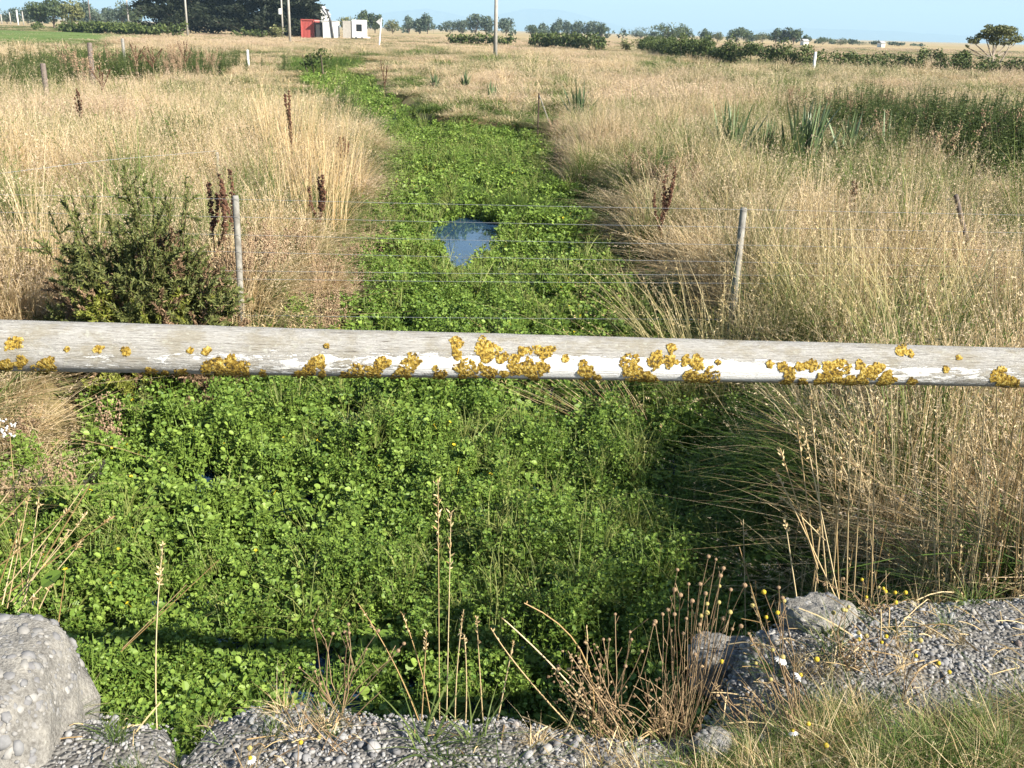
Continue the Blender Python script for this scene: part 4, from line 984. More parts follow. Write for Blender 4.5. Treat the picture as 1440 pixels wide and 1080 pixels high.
for a in ((1030, 206, 20, 1.31, 41, 'upright flax clump, first of the row on the right bank'), (1080, 208, 20.5, 1.06, 28, 'low flax clump between the two tall ones'), (1132, 214, 19.5, 1.44, 62, 'largest flax clump with broad sword leaves'), (1190, 212, 20, 1.12, 20, 'dark sparse flax right of the largest clump'), (1250, 208, 20.5, 1.19, 14, 'few dark flax blades in the weedy bank'),
          (612, 104, 45, 0.82, 32, 'small far flax clump above the ditch bend'), (655, 104, 45, 0.82, 41, 'far flax clump left of the utility pole'), (692, 118, 38, 0.82, 24, 'pale flax clump below the utility pole'), (815, 148, 30, 1.23, 36, 'tall flax clump right of the iron stake'), (1290, 180, 24, 1.12, 16, 'pale flax blades among brown weeds at right')):
    flax(*a)

# ---- tussocks
def tussock(px, base, Y, hgt, rad, n, label, lean=0.35, dirb=None, m='tussock_blade', wd=0.006, heads=0.35, droop=0.35):
    c = at(px, base, Y); z0 = gz(c[0], c[1]); r = MB()
    blades(r, g, n, rad, hgt, 0.22, lean, droop, wd, 6, heads=heads, hl=0.2, hs=10, hw=0.007, dirb=dirb)
    blades(r, g, n // 2, rad * 1.1, hgt * 0.5, 0.3, lean * 1.5, 0.8, wd * 1.2, 5, dirb=None, rr=(0, 0.6))
    o = r.build('grass_tussock', M[m]); o.location = (c[0], c[1], z0 - 0.03); return tag(o, label, 'tussock', 'tussocks on the ditch banks')
g = np.random.default_rng(91)
tussock(1022, 470, 7.9, 1.42, 0.34, 420, 'big straw tussock with green base in front of the pale fence post', 0.40, None, 'tussock_blade', 0.010)
tussock(935, 478, 7.5, 0.95, 0.16, 100, 'splayed bleached tussock leaning left over the cress', 0.95, math.pi * 0.97, 'straw_stem', 0.010, 0.2, 0.15)
tussock(1040, 445, 8.6, 1.05, 0.14, 200, 'narrow upright straw tuft right beside the pale leaning fence post', 0.14, None, 'tussock_blade', 0.009)
tussock(945, 380, 9.8, 1.1, 0.22, 150, 'pale tussock arching over the ditch behind the fence wires', 0.4)
tussock(1290, 470, 7.2, 1.25, 0.35, 260, 'broad straw tussock at the right behind the rail', 0.28, None, 'tussock_blade', 0.009)
tussock(1400, 440, 8.0, 1.2, 0.3, 200, 'straw tussock close to the right border of the view', 0.25)
tussock(1180, 450, 8.2, 1.15, 0.3, 220, 'arching tussock between the pale post and the right straw', 0.42, None, 'tussock_blade', 0.009)
tussock(440, 290, 13.0, 1.5, 0.4, 240, 'tall bleached grass clump standing on the left ditch bank', 0.16, None, 'straw_stem', 0.008, 0.6, 0.1)
tussock(405, 240, 16.5, 1.5, 0.45, 220, 'pale grass clump behind the bleached one on the left bank', 0.16, None, 'straw_stem', 0.009, 0.6, 0.1)
tussock(475, 260, 15.5, 1.2, 0.35, 170, 'pale grass clump nearest the ditch on the left bank', 0.2, None, 'straw_stem', 0.009, 0.6, 0.1)
tussock(850, 255, 19.5, 1.1, 0.4, 200, 'pale tussock on the right bank above the cress', 0.35)
tussock(338, 440, 8.4, 1.0, 0.20, 210, 'yellow grass clump right of the grey fence post', 0.3, None, 'straw_stem', 0.006, 0.4, 0.3)

# ---- stalks and flowers at the road edge
def stalk(mb, a, b, sag=(0, 0, 0), r=0.0014, n=8, k=4, rr=None):
    P = bez(a, b, sag, n); tube(mb, P, np.linspace(r * 1.2, r * 0.7, n), k, g.random() if rr is None else rr, cap=False); return P
def plume(mb, P, f0=0.75, m=26, w=0.0035, out=0.006):
    u = np.linspace(0, 1, len(P))
    for _ in range(m):
        f = f0 + (1 - f0) * g.random(); c = np.array([np.interp(f, u, P[:, j]) for j in range(3)]); d = (P[-1] - P[-2]); d = d / np.linalg.norm(d) + g.normal(size=3) * 0.5; d /= np.linalg.norm(d); s = np.cross(d, g.normal(size=3)); s /= np.linalg.norm(s) + 1e-9
        l = out * (1.2 + 1.3 * g.random()); mb.add([c, c + d * l * 0.5 - s * w / 2, c + d * l, c + d * l * 0.5 + s * w / 2], [(0, 1, 2, 3)], 1.0, g.random())
def root_at(px, py):            # a rooting point on the gravel, or just under the edge when the sight line misses it
    p = on(px, py, 0.0)
    if p[1] > edge(p[0]) - 0.01:
        y = float(edge(p[0])) - 0.01; p = at(px, py, y)
        return np.array((p[0], y, min(rz_(p[0], y), p[2])))
    return np.array((p[0], p[1], rz_(p[0], p[1]) - 0.005))
def stalk_thing(name, label, cat, specs, group=None, mt='straw_stem', rad=0.0014, head_m=28, head_w=0.0036, head_f=0.78, Y=None, lean=0.0, plume_out=0.006):
    """specs: (base px, base py, tip px, tip py, sideways bow)"""
    r0 = root_at(*specs[0][:2]) if Y is None else at(specs[0][0], specs[0][1], Y)
    e = empty(name, r0, label, cat, group)
    for sp in specs:
        a = root_at(sp[0], sp[1]) if Y is None else at(sp[0], sp[1], Y + 0.03 * g.normal()); t = at(sp[2], sp[3], a[1] + lean + 0.02 * g.normal())
        bow = sp[4] if len(sp) > 4 else 0.0; b = MB()
        P = stalk(b, a - r0, t - r0, (bow, 0, abs(bow) * 0.8), rad, 10)
        b.build('stem', M[mt], e)
        if head_m:
            h = MB(); plume(h, P, head_f, head_m, head_w, plume_out); h.build('seed_head', M[mt], e)
    return e
g = np.random.default_rng(101)
G1 = 'dry grass stalks at the gravel edge'
stalk_thing('tall_grass_stalk', 'tallest straw stalk rising from the gravel edge in front of the cress', 'grass stalk', [(618, 968, 616, 680), (628, 945, 634, 722)], G1, rad=0.0013, head_m=34, head_f=0.72, plume_out=0.009)
for sp, lb in (((590, 970, 503, 848, 0.01), 'stalk leaning left with fluffy tip, right of the brown button heads'), ((607, 977, 565, 862, 0.008), 'stalk leaning slightly left behind the tallest straw stalk'), ((592, 967, 600, 888, 0), 'short upright stalk left of the tallest straw stalk'),
               ((640, 977, 652, 857, -.005), 'thin dark stalk right of the tallest straw stalk'), ((655, 950, 653, 893, .004), 'shortest crooked stalk at the gravel edge'), ((680, 980, 670, 868, 0), 'stalk with pale knobbly tip above the stones'), ((700, 980, 722, 903, 0), 'stalk leaning right above the stones'),
               ((215, 978, 229, 765, -.008), 'thick plumed stalk beside the concrete block')):
    stalk_thing('grass_stalk', lb, 'grass stalk', [sp], G1, rad=0.0016, head_m=44 if sp[0] == 215 else 22, head_w=0.0045, head_f=0.76)
stalk_thing('broken_straw', 'pale broken straw lying slantwise across the plumed stalk', 'straw', [(170, 916, 308, 787), (172, 912, 262, 822)], None, rad=0.0013, head_m=0, Y=2.25)
stalk_thing('arching_stalk', 'dead bleached stalks arching left over the dark cress', 'grass stalk', [(820, 945, 690, 883, -.03), (835, 950, 737, 848, .06), (880, 895, 705, 868, .01), (800, 905, 825, 885, .02)], None, rad=0.0020, head_m=6)
stalk_thing('straw_clump', 'clump of bleached grass stalks behind the concrete block', 'grass clump', [(-10, 850, 157, 728, .05), (20, 850, 98, 745, .0), (60, 790, 146, 650, 0), (-20, 760, 62, 672, .01), (3, 850, 22, 765, 0), (35, 846, 56, 690, .0), (5, 830, 130, 665, .03), (30, 852, 62, 770, .0), (55, 856, 70, 825, 0), (-20, 810, 98, 718, .03), (10, 855, 40, 700, .0), (-10, 720, 30, 660, .02), (45, 855, 48, 842, 0), (15, 846, 120, 724, .02), (-15, 860, 30, 735, 0), (25, 860, 115, 760, .02)], None, rad=0.0019, head_m=20, head_f=0.82, Y=2.75, head_w=0.006, plume_out=0.008)
# straw stems on the right behind the gravel
EX = [(1165, 850, 1140, 560), (1180, 845, 1130, 600), (1150, 800, 1097, 630), (1160, 760, 1100, 700), (1145, 840, 1155, 730), (1120, 840, 1103, 725), (1180, 850, 1172, 600), (1200, 840, 1215, 590), (1170, 830, 1185, 640), (1190, 845, 1196, 580), (1225, 840, 1232, 560), (1150, 820, 1120, 590), (1175, 840, 1090, 660), (1140, 845, 1155, 735)]
stalk_thing('cocksfoot_clump', 'slender seeding grass stalks at the left end of the brown straw', 'grass clump', EX, None, rad=0.0022, head_m=20, head_f=0.8, Y=2.85, head_w=0.0065, plume_out=0.009)
for lb, x0, x1, yb, Y, nn in (('dense brown straw stand right behind the concrete lump', 1190, 1300, 842, 2.95, 330), ('dense brown straw stand at the middle of the right gravel edge', 1270, 1390, 838, 3.15, 330), ('brown straw stand reaching the right border of the view', 1360, 1500, 830, 3.3, 300), ('thin straw stand in front of the shaded green bank', 1100, 1240, 800, 3.6, 130)):
    c = at((x0 + x1) / 2, yb, Y); c[2] = gz(c[0], c[1]) - 0.02; e = empty('straw_stand', c, lb, 'grass clump', 'brown straw stands by the gravel edge'); b, h = MB(), MB()
    for _ in range(nn):
        px = g.uniform(x0, x1); a = at(px, yb, Y + 0.30 * g.normal()); a[2] = gz(a[0], a[1]) - 0.02; L = 0.92 + 0.24 * g.normal()
        dv = np.array((0.12 * g.normal() + (0.16 if g.random() < 0.3 else 0.0), 0.12 * g.normal() + 0.05, 1.0))
        if g.random() < 0.05: dv = np.array((0.9 * g.choice((-1, 1)), 0.2 * g.normal(), 0.35)); L *= 0.5
        P = stalk(b, a - c, a - c + dv / np.linalg.norm(dv) * max(0.25, L), (0.02 * g.normal(), 0.02 * g.normal(), 0), 0.0017 + 0.0009 * g.random(), 6, 4)
        if g.random() < 0.6: plume(h, P, 0.8, 12, 0.005, 0.009)
    b.build('stems', M['straw_stem'], e); h.build('seed_heads', M['straw_stem'], e)

# flower heads: disc and, on the fresh ones, drooping white rays
def head_mesh(mt, rad, tall):
    b = MB(); sphere(b, (0, 0, 0), rad, 10, 7, 0.5, (1, 1, tall), 0.10, g); return b.mesh('flower_disc', M[mt], True)
HM = {'y': head_mesh('yellow_disc', 0.0075, 1.0), 'p': head_mesh('pale_yellow_disc', 0.0075, 0.95), 'b': head_mesh('brown_disc', 0.0072, 0.9), 's': head_mesh('brown_disc', 0.0055, 1.0)}
b = MB()
for k in range(14):
    a = 2 * math.pi * k / 14; d = np.array((math.cos(a), math.sin(a), -0.9)); leafpoly(b, np.array((math.cos(a), math.sin(a), -0.25)) * 0.006, d, np.array((math.cos(a), math.sin(a), 0.9)), 0.017, 0.0062, 0.5, 6, 0.05)
PET = b.mesh('petals', M['white_petal'])
def mayweed(name, label, cat, base, heads, stem_m='dead_brown', group=None, leafy=0, dy=0.05, rad=0.0011):
    c = root_at(*base); e = empty(name, c, label, cat, group); st = MB()
    hub = [np.array((0.02 * g.normal(), 0.015 * g.normal(), 0.0)) for _ in range(max(1, len(heads) // 4))]
    for px, py, ty in heads:
        t = at(px, py, c[1] + dy * g.normal()) - c; h0 = hub[g.integers(len(hub))]; mid = h0 + (t - h0) * 0.55 + g.normal(size=3) * 0.012
        P = np.array([h0, h0 + (mid - h0) * 0.5 + g.normal(size=3) * 0.006, mid, (mid + t) / 2 + g.normal(size=3) * 0.004, t]); tube(st, P, np.linspace(rad * 1.3, rad * 0.75, 5), 4, g.random(), cap=False)
        for _ in range(g.integers(0, 3)):
            q = mid + (t - mid) * g.random(); tube(st, [q, q + np.array((0.022 * g.normal(), 0.022 * g.normal(), 0.02 + 0.02 * g.random()))], rad * 0.6, 3, g.random(), cap=False)
        o = obj('flower_head', HM[ty.lower()], e); o.location = tuple(t); o.rotation_euler = (0.35 * g.normal(), 0.35 * g.normal(), g.uniform(0, 6)); s = 0.62 + 0.3 * g.random(); o.scale = (s, s, s)
        if ty.isupper(): q = obj('petals', PET, o); tag(o, 'yellow disc with drooping white petals')
    for _ in range(leafy):
        a = hub[g.integers(len(hub))] + np.array((0.02 * g.normal(), 0.02 * g.normal(), 0.10 * g.random())); d = np.array((g.normal(), g.normal(), 0.8)) * 0.02; tube(st, [a, a + d], rad * 0.5, 3, g.random(), cap=False)
    st.build('stems', M[stem_m], e); return e
cv = lambda L, ty: [(840 + x / 2.4, 720 + y / 2.4, t if len(t) == 1 else ty) for x, y, t in L]
g = np.random.default_rng(111)
mayweed('dried_daisy', 'large dried daisy clump with many brown button heads at the gravel edge', 'dried flower', (965, 968), cv([(270, 195, 'b'), (260, 262, 'b'), (308, 243, 'b'), (347, 243, 'b'), (365, 275, 'b'), (415, 215, 'b'), (412, 250, 'p'), (450, 262, 'b'), (497, 247, 'b'), (448, 338, 'p'), (238, 330, 'b'), (220, 345, 'b'), (195, 370, 'b'), (260, 345, 'b'), (485, 385, 'b'), (375, 150, 'b'), (425, 190, 'b'), (280, 280, 'b'), (320, 300, 'b'), (370, 310, 'p'), (300, 360, 's'), (345, 380, 's'), (410, 305, 'p'), (250, 400, 's'), (330, 480, 's'), (420, 505, 'y'), (370, 340, 'p'), (400, 160, 's'), (455, 395, 'b'), (425, 360, 'b'), (290, 410, 's'), (350, 350, 'p')], 'b'), group='daisy plants on the gravel', dy=0.07)
mayweed('dried_daisy', 'dried daisy sprig with thin stems at the left of the large dried clump', 'dried flower', (870, 1000), cv([(60, 345, 's'), (110, 405, 's'), (20, 430, 's'), (40, 430, 's'), (115, 430, 's'), (190, 380, 's'), (95, 520, 's'), (8, 520, 's'), (150, 470, 's'), (0, 560, 's')], 'b'), group='daisy plants on the gravel')
mayweed('daisy_plant', 'yellow headed daisy plant with one nodding white flower below the dark footing', 'flower', (1120, 1020), cv([(685, 550, 'Y'), (592, 465, 'p'), (625, 490, 'P'), (740, 497, 'y'), (608, 340, 'y'), (570, 355, 'y'), (523, 315, 'p'), (562, 270, 'y'), (612, 255, 'b'), (625, 290, 'b'), (630, 300, 'p'), (585, 565, 'p'), (535, 510, 'p'), (520, 430, 's'), (510, 410, 's')], 'y'), 'dead_brown', 'daisy plants on the gravel', 12)
mayweed('daisy_plant', 'daisy plant with yellow heads against the straw at the top of the gravel', 'flower', (1225, 862), cv([(893, 228, 'y'), (908, 287, 'y'), (965, 258, 'y'), (972, 268, 'y'), (1005, 272, 'y'), (1040, 272, 'y'), (1007, 305, 'y'), (830, 225, 'b'), (740, 228, 's'), (765, 245, 's'), (900, 310, 'b'), (965, 315, 'b'), (950, 255, 'p')], 'y'), 'dead_brown', 'daisy plants on the gravel', 8, 0.02)
mayweed('daisy_plant', 'daisy plant with pale heads in front of the concrete lump', 'flower', (1180, 935), cv([(848, 320, 'p'), (838, 332, 'p'), (797, 340, 'p'), (882, 408, 'P'), (883, 430, 'y'), (960, 440, 'y'), (975, 420, 'y'), (908, 418, 'p'), (830, 330, 'p')], 'y'), 'dead_brown', 'daisy plants on the gravel', 6, 0.02)
mayweed('daisy_plant', 'sparse daisy plant with five yellow heads lying over the right gravel', 'flower', (1255, 985), cv([(1075, 485, 'y'), (1152, 510, 'y'), (1188, 540, 'y'), (1055, 433, 'p'), (1090, 433, 'p')], 'y'), 'dead_brown', 'daisy plants on the gravel', 6, 0.02)
mayweed('daisy_plant', 'small daisy plant with a white flower low in the verge grass', 'flower', (1130, 1068), cv([(660, 738, 'Y'), (712, 715, 'y'), (650, 690, 's')], 'y'), 'dead_brown', 'daisy plants on the gravel', 6, 0.01)
mayweed('daisy_plant', 'two stacked yellow daisy heads at the bottom of the verge grass', 'flower', (1160, 1078), cv([(772, 788, 'y'), (769, 815, 'p')], 'y'), 'dead_brown', 'daisy plants on the gravel', 2, 0.01)
mayweed('daisy_plant', 'single yellow button flower on the gravel at the lower left', 'flower', (424, 1072), [(423, 1044, 'y')], 'dead_brown', 'daisy plants on the gravel', 0, 0.0)
mayweed('daisy_plant', 'white and yellow daisy low on the gravel beside the single yellow button', 'flower', (352, 1085), [(352, 1066, 'Y')], 'dead_brown', 'daisy plants on the gravel', 0, 0.0)
mayweed('daisy_plant', 'withered pale daisy just above the white and yellow one', 'flower', (356, 1060), [(351, 1052, 'p'), (449, 1036, 'p')], 'dead_brown', 'daisy plants on the gravel', 0, 0.0)
mayweed('button_weed', 'thin stalks with small round brown button heads left of the grass stalks', 'dried flower', (470, 990), [(439, 873, 's'), (448, 885, 's'), (468, 891, 's'), (490, 878, 's'), (491, 890, 's'), (485, 889, 's'), (532, 887, 's'), (568, 905, 's'), (560, 915, 's'), (515, 913, 's'), (421, 939, 's'), (443, 944, 's'), (450, 962, 's')], 'dead_brown', None, 0, 0.02)
# dead brown tangle and the small red stems
def tangle(label, base, box_, n, seeds, group):
    c = root_at(*base); e = empty('dead_weed', c, label, 'dead weed', group); st, sd = MB(), MB(); x0, y0, x1, y1 = box_
    for _ in range(n):
        t = at(g.uniform(x0, x1), g.uniform(y0, y1), c[1] + 0.05 * g.normal()) - c; P = stalk(st, np.array((0.03 * g.normal(), 0.02 * g.normal(), 0)), t, (0.02 * g.normal(), 0.02 * g.normal(), 0.01), 0.0011, 7)
        for _ in range(seeds):
            q = P[3 + g.integers(4)] + g.normal(size=3) * 0.008; sphere(sd, q, 0.0022 + 0.003 * g.random(), 5, 4, g.random(), (1, 1, 0.8), 0.6, g)
    st.build('stems', M['dead_brown'], e)
    if sd.n: sd.build('seed_heads', M['dead_brown'], e)
tangle('dead brown weed tangle with seed clusters right of the arching stalks', (880, 1005), (780, 900, 850, 990), 22, 7, 'dead weeds on the gravel')
tangle('reddish brown dead weed in front of the dark concrete footing', (1080, 1010), (1000, 950, 1110, 1000), 20, 1, 'dead weeds on the gravel')
tangle('brown dead stems spread over the gravel below the yellow heads', (1200, 940), (1150, 870, 1290, 950), 26, 1, 'dead weeds on the gravel')
tangle('dead stems among the verge grass beneath the large dried clump', (940, 1020), (870, 930, 1000, 1030), 34, 1, 'dead weeds on the gravel')
tangle('few brown dead stems on the gravel at the lower left', (470, 1050), (400, 970, 540, 1060), 9, 1, 'dead weeds on the gravel')

# green tufts in the gravel
def green_tuft(base, hgt, n, label, wd=0.006, lean=0.7):
    c = root_at(*base); r = MB(); blades(r, g, n, 0.03, hgt, 0.3, lean, 0.4, wd, 5, rr=(0.1, 0.9)); o = r.build('grass_tuft', M['fresh_grass']); o.location = tuple(c); tag(o, label, 'grass tuft', 'green tufts in the gravel')
tinted('fresh_grass', (0.06, 0.10, 0.025), (0.17, 0.22, 0.06), (0.08, 0.12, 0.03), (0.24, 0.27, 0.09), trans=0.25)
green_tuft((600, 1045), 0.13, 26, 'broad bladed green tuft on the gravel below the tallest stalk', 0.007, 0.9)
green_tuft((668, 1035), 0.11, 34, 'ragged green tuft just right of the broad bladed one', 0.004, 0.8)
green_tuft((158, 1022), 0.05, 26, 'small pale green tuft at the foot of the concrete block', 0.005, 0.9)
green_tuft((312, 1030), 0.07, 8, 'thin green sprig on the stones at the lower left', 0.004, 0.6)
green_tuft((830, 985), 0.09, 30, 'grass tuft beneath the dead brown tangle', 0.004, 0.6)
# white and yellow flowers standing at the left
e = empty('yarrow_stem', at(27, 800, 3.0), 'thin stem with a cluster of small white flowers at the left border', 'flower'); b = MB(); c0 = at(27, 800, 3.0); P = stalk(b, (0, 0, -0.1), at(13, 602, 3.0) - c0, (0, 0, 0), 0.0016); b.build('stem', M['straw_stem'], e)
for px, py in ((3, 592), (10, 601), (6, 611), (16, 611), (18, 598), (2, 605)):
    q = MB(); c = at(px, py, 3.0) - c0
    for k in range(7): sphere(q, c + g.normal(size=3) * 0.004, 0.0032, 5, 4)
    q.build('flower_head', M['white_petal'], e)
e = empty('musk_plant', at(79, 856, 2.6), 'pale stem with one yellow flower and a large pointed leaf behind the block', 'flower'); c0 = at(79, 856, 2.6); b = MB(); stalk(b, (0, 0, -0.05), at(92, 803, 2.6) - c0, (0, 0, 0), 0.0016); b.build('stem', M['straw_stem'], e)
b = MB(); q = at(92, 801, 2.6) - c0
for k in range(5): leafpoly(b, q, np.array((math.cos(k * 1.25), math.sin(k * 1.25), 0.3)), np.array((0, 0, 1.0)), 0.009, 0.007, 0.5)
b.build('flower', M['yellow_petal'], e)
b = MB(); leafpoly(b, at(58, 824, 2.65) - c0, np.array((0.5, 0.1, 0.35)), np.array((0, -0.6, 0.8)), 0.075, 0.045, 0.4, 10); b.build('leaf', M['cress_leaf'], e)

# yellow flowers over the cress
b = MB()
for k in range(5): leafpoly(b, np.zeros(3), np.array((math.cos(k * 1.25), math.sin(k * 1.25), 0.35)), np.array((0, 0, 1.0)), 0.018, 0.015, 0.5)
tube(b, [(0, 0, 0), (0, 0, -0.05)], 0.0014, 3)
MF = b.mesh('musk_flower', M['yellow_petal'])
cx_, cy2, cz_ = CRESS; wgt = (fbm(cx_, cy2, 0.55, 7) > 0.50) * np.where(cy2 < 7, 0.5, np.where(cy2 < 13, 0.8, np.where(cy2 < 18, 1.0, 2.2))) * (cy2 < 30) * (cy2 > 3.4) * (np.abs(cx_) < 0.5 * cy2 + 0.3)
sel = g.choice(len(cx_), 280, replace=False, p=wgt / wgt.sum())
for i in sel:
    o = obj('musk_flower', MF); s = (0.55 + 0.35 * g.random()) * (1 if cy2[i] < 9 else 1.3); o.location = (cx_[i], cy2[i], cz_[i] + 0.085 * (1 + 0.3 * (cy2[i] > 7))); o.rotation_euler = (0.5 * g.normal(), 0.5 * g.normal(), g.uniform(0, 6)); o.scale = (s, s, s)
    tag(o, 'small yellow flower nodding above the green cress in the ditch', 'flower', 'yellow flowers in the cress')

# ================================================================== the far edge of the paddock
ZF = -0.92
def crown(mb, g, c, s, n, leaf, blobs=9, low=0.0, flat=False):
    """leaf clumps through the volume of a crown: blobs with gaps between them; c is the middle, s the full size"""
    c = np.array(c); s = np.array(s)
    for _ in range(blobs):
        d = g.normal(size=3); d /= np.linalg.norm(d); d[2] = abs(d[2]) if flat else d[2]
        q = c + d * s * 0.5 * (0.35 + 0.35 * g.random()); R_ = s * (0.17 + 0.13 * g.random()); sh = g.random() * 0.6
        m = n // blobs; D = g.normal(size=(m, 3)); D /= np.linalg.norm(D, axis=1)[:, None]; Pp = q + D * R_ * (0.55 + 0.5 * g.random((m, 1)))
        Pp[:, 2] = np.maximum(Pp[:, 2], c[2] - s[2] * 0.5 + low)
        A_ = g.normal(size=(m, 3)); A_ /= np.linalg.norm(A_, axis=1)[:, None]; B_ = np.cross(A_, D + 0.5 * g.normal(size=(m, 3))); B_ /= np.linalg.norm(B_, axis=1)[:, None] + 1e-9
        l = leaf * (0.5 + g.random((m, 1)))
        V = np.stack((Pp - A_ * l * 0.5, Pp + B_ * l * 0.28, Pp + A_ * l * 0.5, Pp - B_ * l * 0.28), 1).reshape(-1, 3)
        mb.add(V, [(4 * k, 4 * k + 1, 4 * k + 2, 4 * k + 3) for k in range(m)], 0.5, np.repeat(np.clip(sh + 0.4 * g.random(m), 0, 1), 4))
def tree(name, px, base, top, wpx, Y, m, label, group='trees along the horizon', n=900, blobs=10, leafk=0.11, trunk=0.35, dz=0.0, flat=False, bark='bark', lean=0.0):
    T = at(px, top, Y); H = (T[2] - ZF) * 1.22; W = wpx * Y / F; e = empty(name, (T[0], Y, ZF), label, 'tree', group)
    b = MB(); crown(b, g, (lean * H, 0, H * (0.5 + trunk / 2)), (W, W * 0.9, H * (1 - trunk)), n, H * leafk, blobs, flat=flat); b.build('crown', M[m], e)
    b = MB(); tube(b, [(0, 0, -0.3), (lean * H * 0.3, 0, H * trunk), (lean * H, 0, H * 0.75)], [H * 0.035, H * 0.025, H * 0.008], 6)
    for k in range(5):
        a = g.uniform(0, 6.28); tube(b, bez((lean * H * 0.3, 0, H * trunk), (lean * H + math.cos(a) * W * 0.3, math.sin(a) * W * 0.3, H * (0.6 + 0.25 * g.random())), (0, 0, 0.03 * H), 5), [H * 0.016, H * 0.012, H * 0.01, H * 0.007, H * 0.004], 5)
    b.build('trunk', M[bark], e); return e
g = np.random.default_rng(131)
# dark conifers
def conifer(px, top, wpx, Y, label):
    T = at(px, top, Y); H = T[2] - ZF; W = wpx * Y / F; e = empty('macrocarpa_tree', (T[0], Y, ZF), label, 'tree', 'dark conifers behind the paddock')
    b = MB(); tr = MB(); tube(tr, [(0, 0, -0.3), (0, 0, H * 0.5), (0.02 * H, 0, H)], [H * 0.035, H * 0.025, H * 0.004], 7)
    for k in range(80):       # layered boughs, each a flat plume of leaf clumps
        f = 0.04 + 0.9 * g.random() ** 1.2; a = g.uniform(0, 6.28); L = W * 0.5 * (1.15 - 0.55 * f) * (0.75 + 0.4 * g.random()); p = np.array((0, 0, H * f)); q = p + np.array((math.cos(a) * L, math.sin(a) * L, L * (0.10 + 0.25 * g.random())))
        tube(tr, bez(p, q, (0, 0, -0.05 * L), 5), [0.12, 0.1, 0.08, 0.06, 0.03], 4)
        m = 150; u = g.random(m) ** 0.6; Pp = p + (q - p) * u[:, None] + g.normal(size=(m, 3)) * np.array((0.13, 0.13, 0.055)) * L; D = np.array((math.cos(a), math.sin(a), 0.25))
        A_ = D + 0.55 * g.normal(size=(m, 3)); A_ /= np.linalg.norm(A_, axis=1)[:, None]; B_ = np.cross(A_, g.normal(size=(m, 3))); B_ /= np.linalg.norm(B_, axis=1)[:, None]; l = 0.9 * (0.5 + g.random((m, 1)))
        V = np.stack((Pp - A_ * l * 0.5, Pp + B_ * l * 0.2, Pp + A_ * l * 0.5, Pp - B_ * l * 0.2), 1).reshape(-1, 3); V[:, 2] = np.maximum(V[:, 2], 0.1)
        b.add(V, [(4 * i, 4 * i + 1, 4 * i + 2, 4 * i + 3) for i in range(m)], 0.5, np.repeat(np.clip(0.5 * g.random() + 0.4 * g.random(m), 0, 1), 4))
    b.build('crown', M['conifer_leaf'], e); tr.build('trunk', M['bark'], e)
conifer(236, -34, 92, 232, 'huge dark conifer at the left end of the row with feathery side boughs')
conifer(292, -44, 96, 240, 'huge dark conifer second from the left behind the first pole')
conifer(345, -38, 92, 236, 'huge dark conifer in the middle of the row left of the twin poles')
conifer(398, -34, 84, 232, 'huge dark conifer behind the twin poles')
conifer(426, -8, 46, 228, 'smaller dark conifer at the right end next to the red container')
# left horizon trees
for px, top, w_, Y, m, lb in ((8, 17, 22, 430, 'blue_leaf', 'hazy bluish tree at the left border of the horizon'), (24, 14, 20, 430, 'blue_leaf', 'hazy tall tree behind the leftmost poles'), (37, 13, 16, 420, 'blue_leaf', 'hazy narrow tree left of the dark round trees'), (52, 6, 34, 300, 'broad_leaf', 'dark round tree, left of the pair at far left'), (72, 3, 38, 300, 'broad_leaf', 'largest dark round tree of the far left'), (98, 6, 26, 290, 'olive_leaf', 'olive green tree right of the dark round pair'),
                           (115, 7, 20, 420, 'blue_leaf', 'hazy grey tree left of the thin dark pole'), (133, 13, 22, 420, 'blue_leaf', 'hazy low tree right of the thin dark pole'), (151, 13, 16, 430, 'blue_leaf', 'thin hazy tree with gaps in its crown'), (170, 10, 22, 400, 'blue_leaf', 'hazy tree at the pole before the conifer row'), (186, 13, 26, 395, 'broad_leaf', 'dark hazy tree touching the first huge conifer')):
    tree('broadleaf_tree', px, 33, top, w_ * 1.25, Y, m, lb, n=1500, blobs=16, trunk=0.1, leafk=0.09)
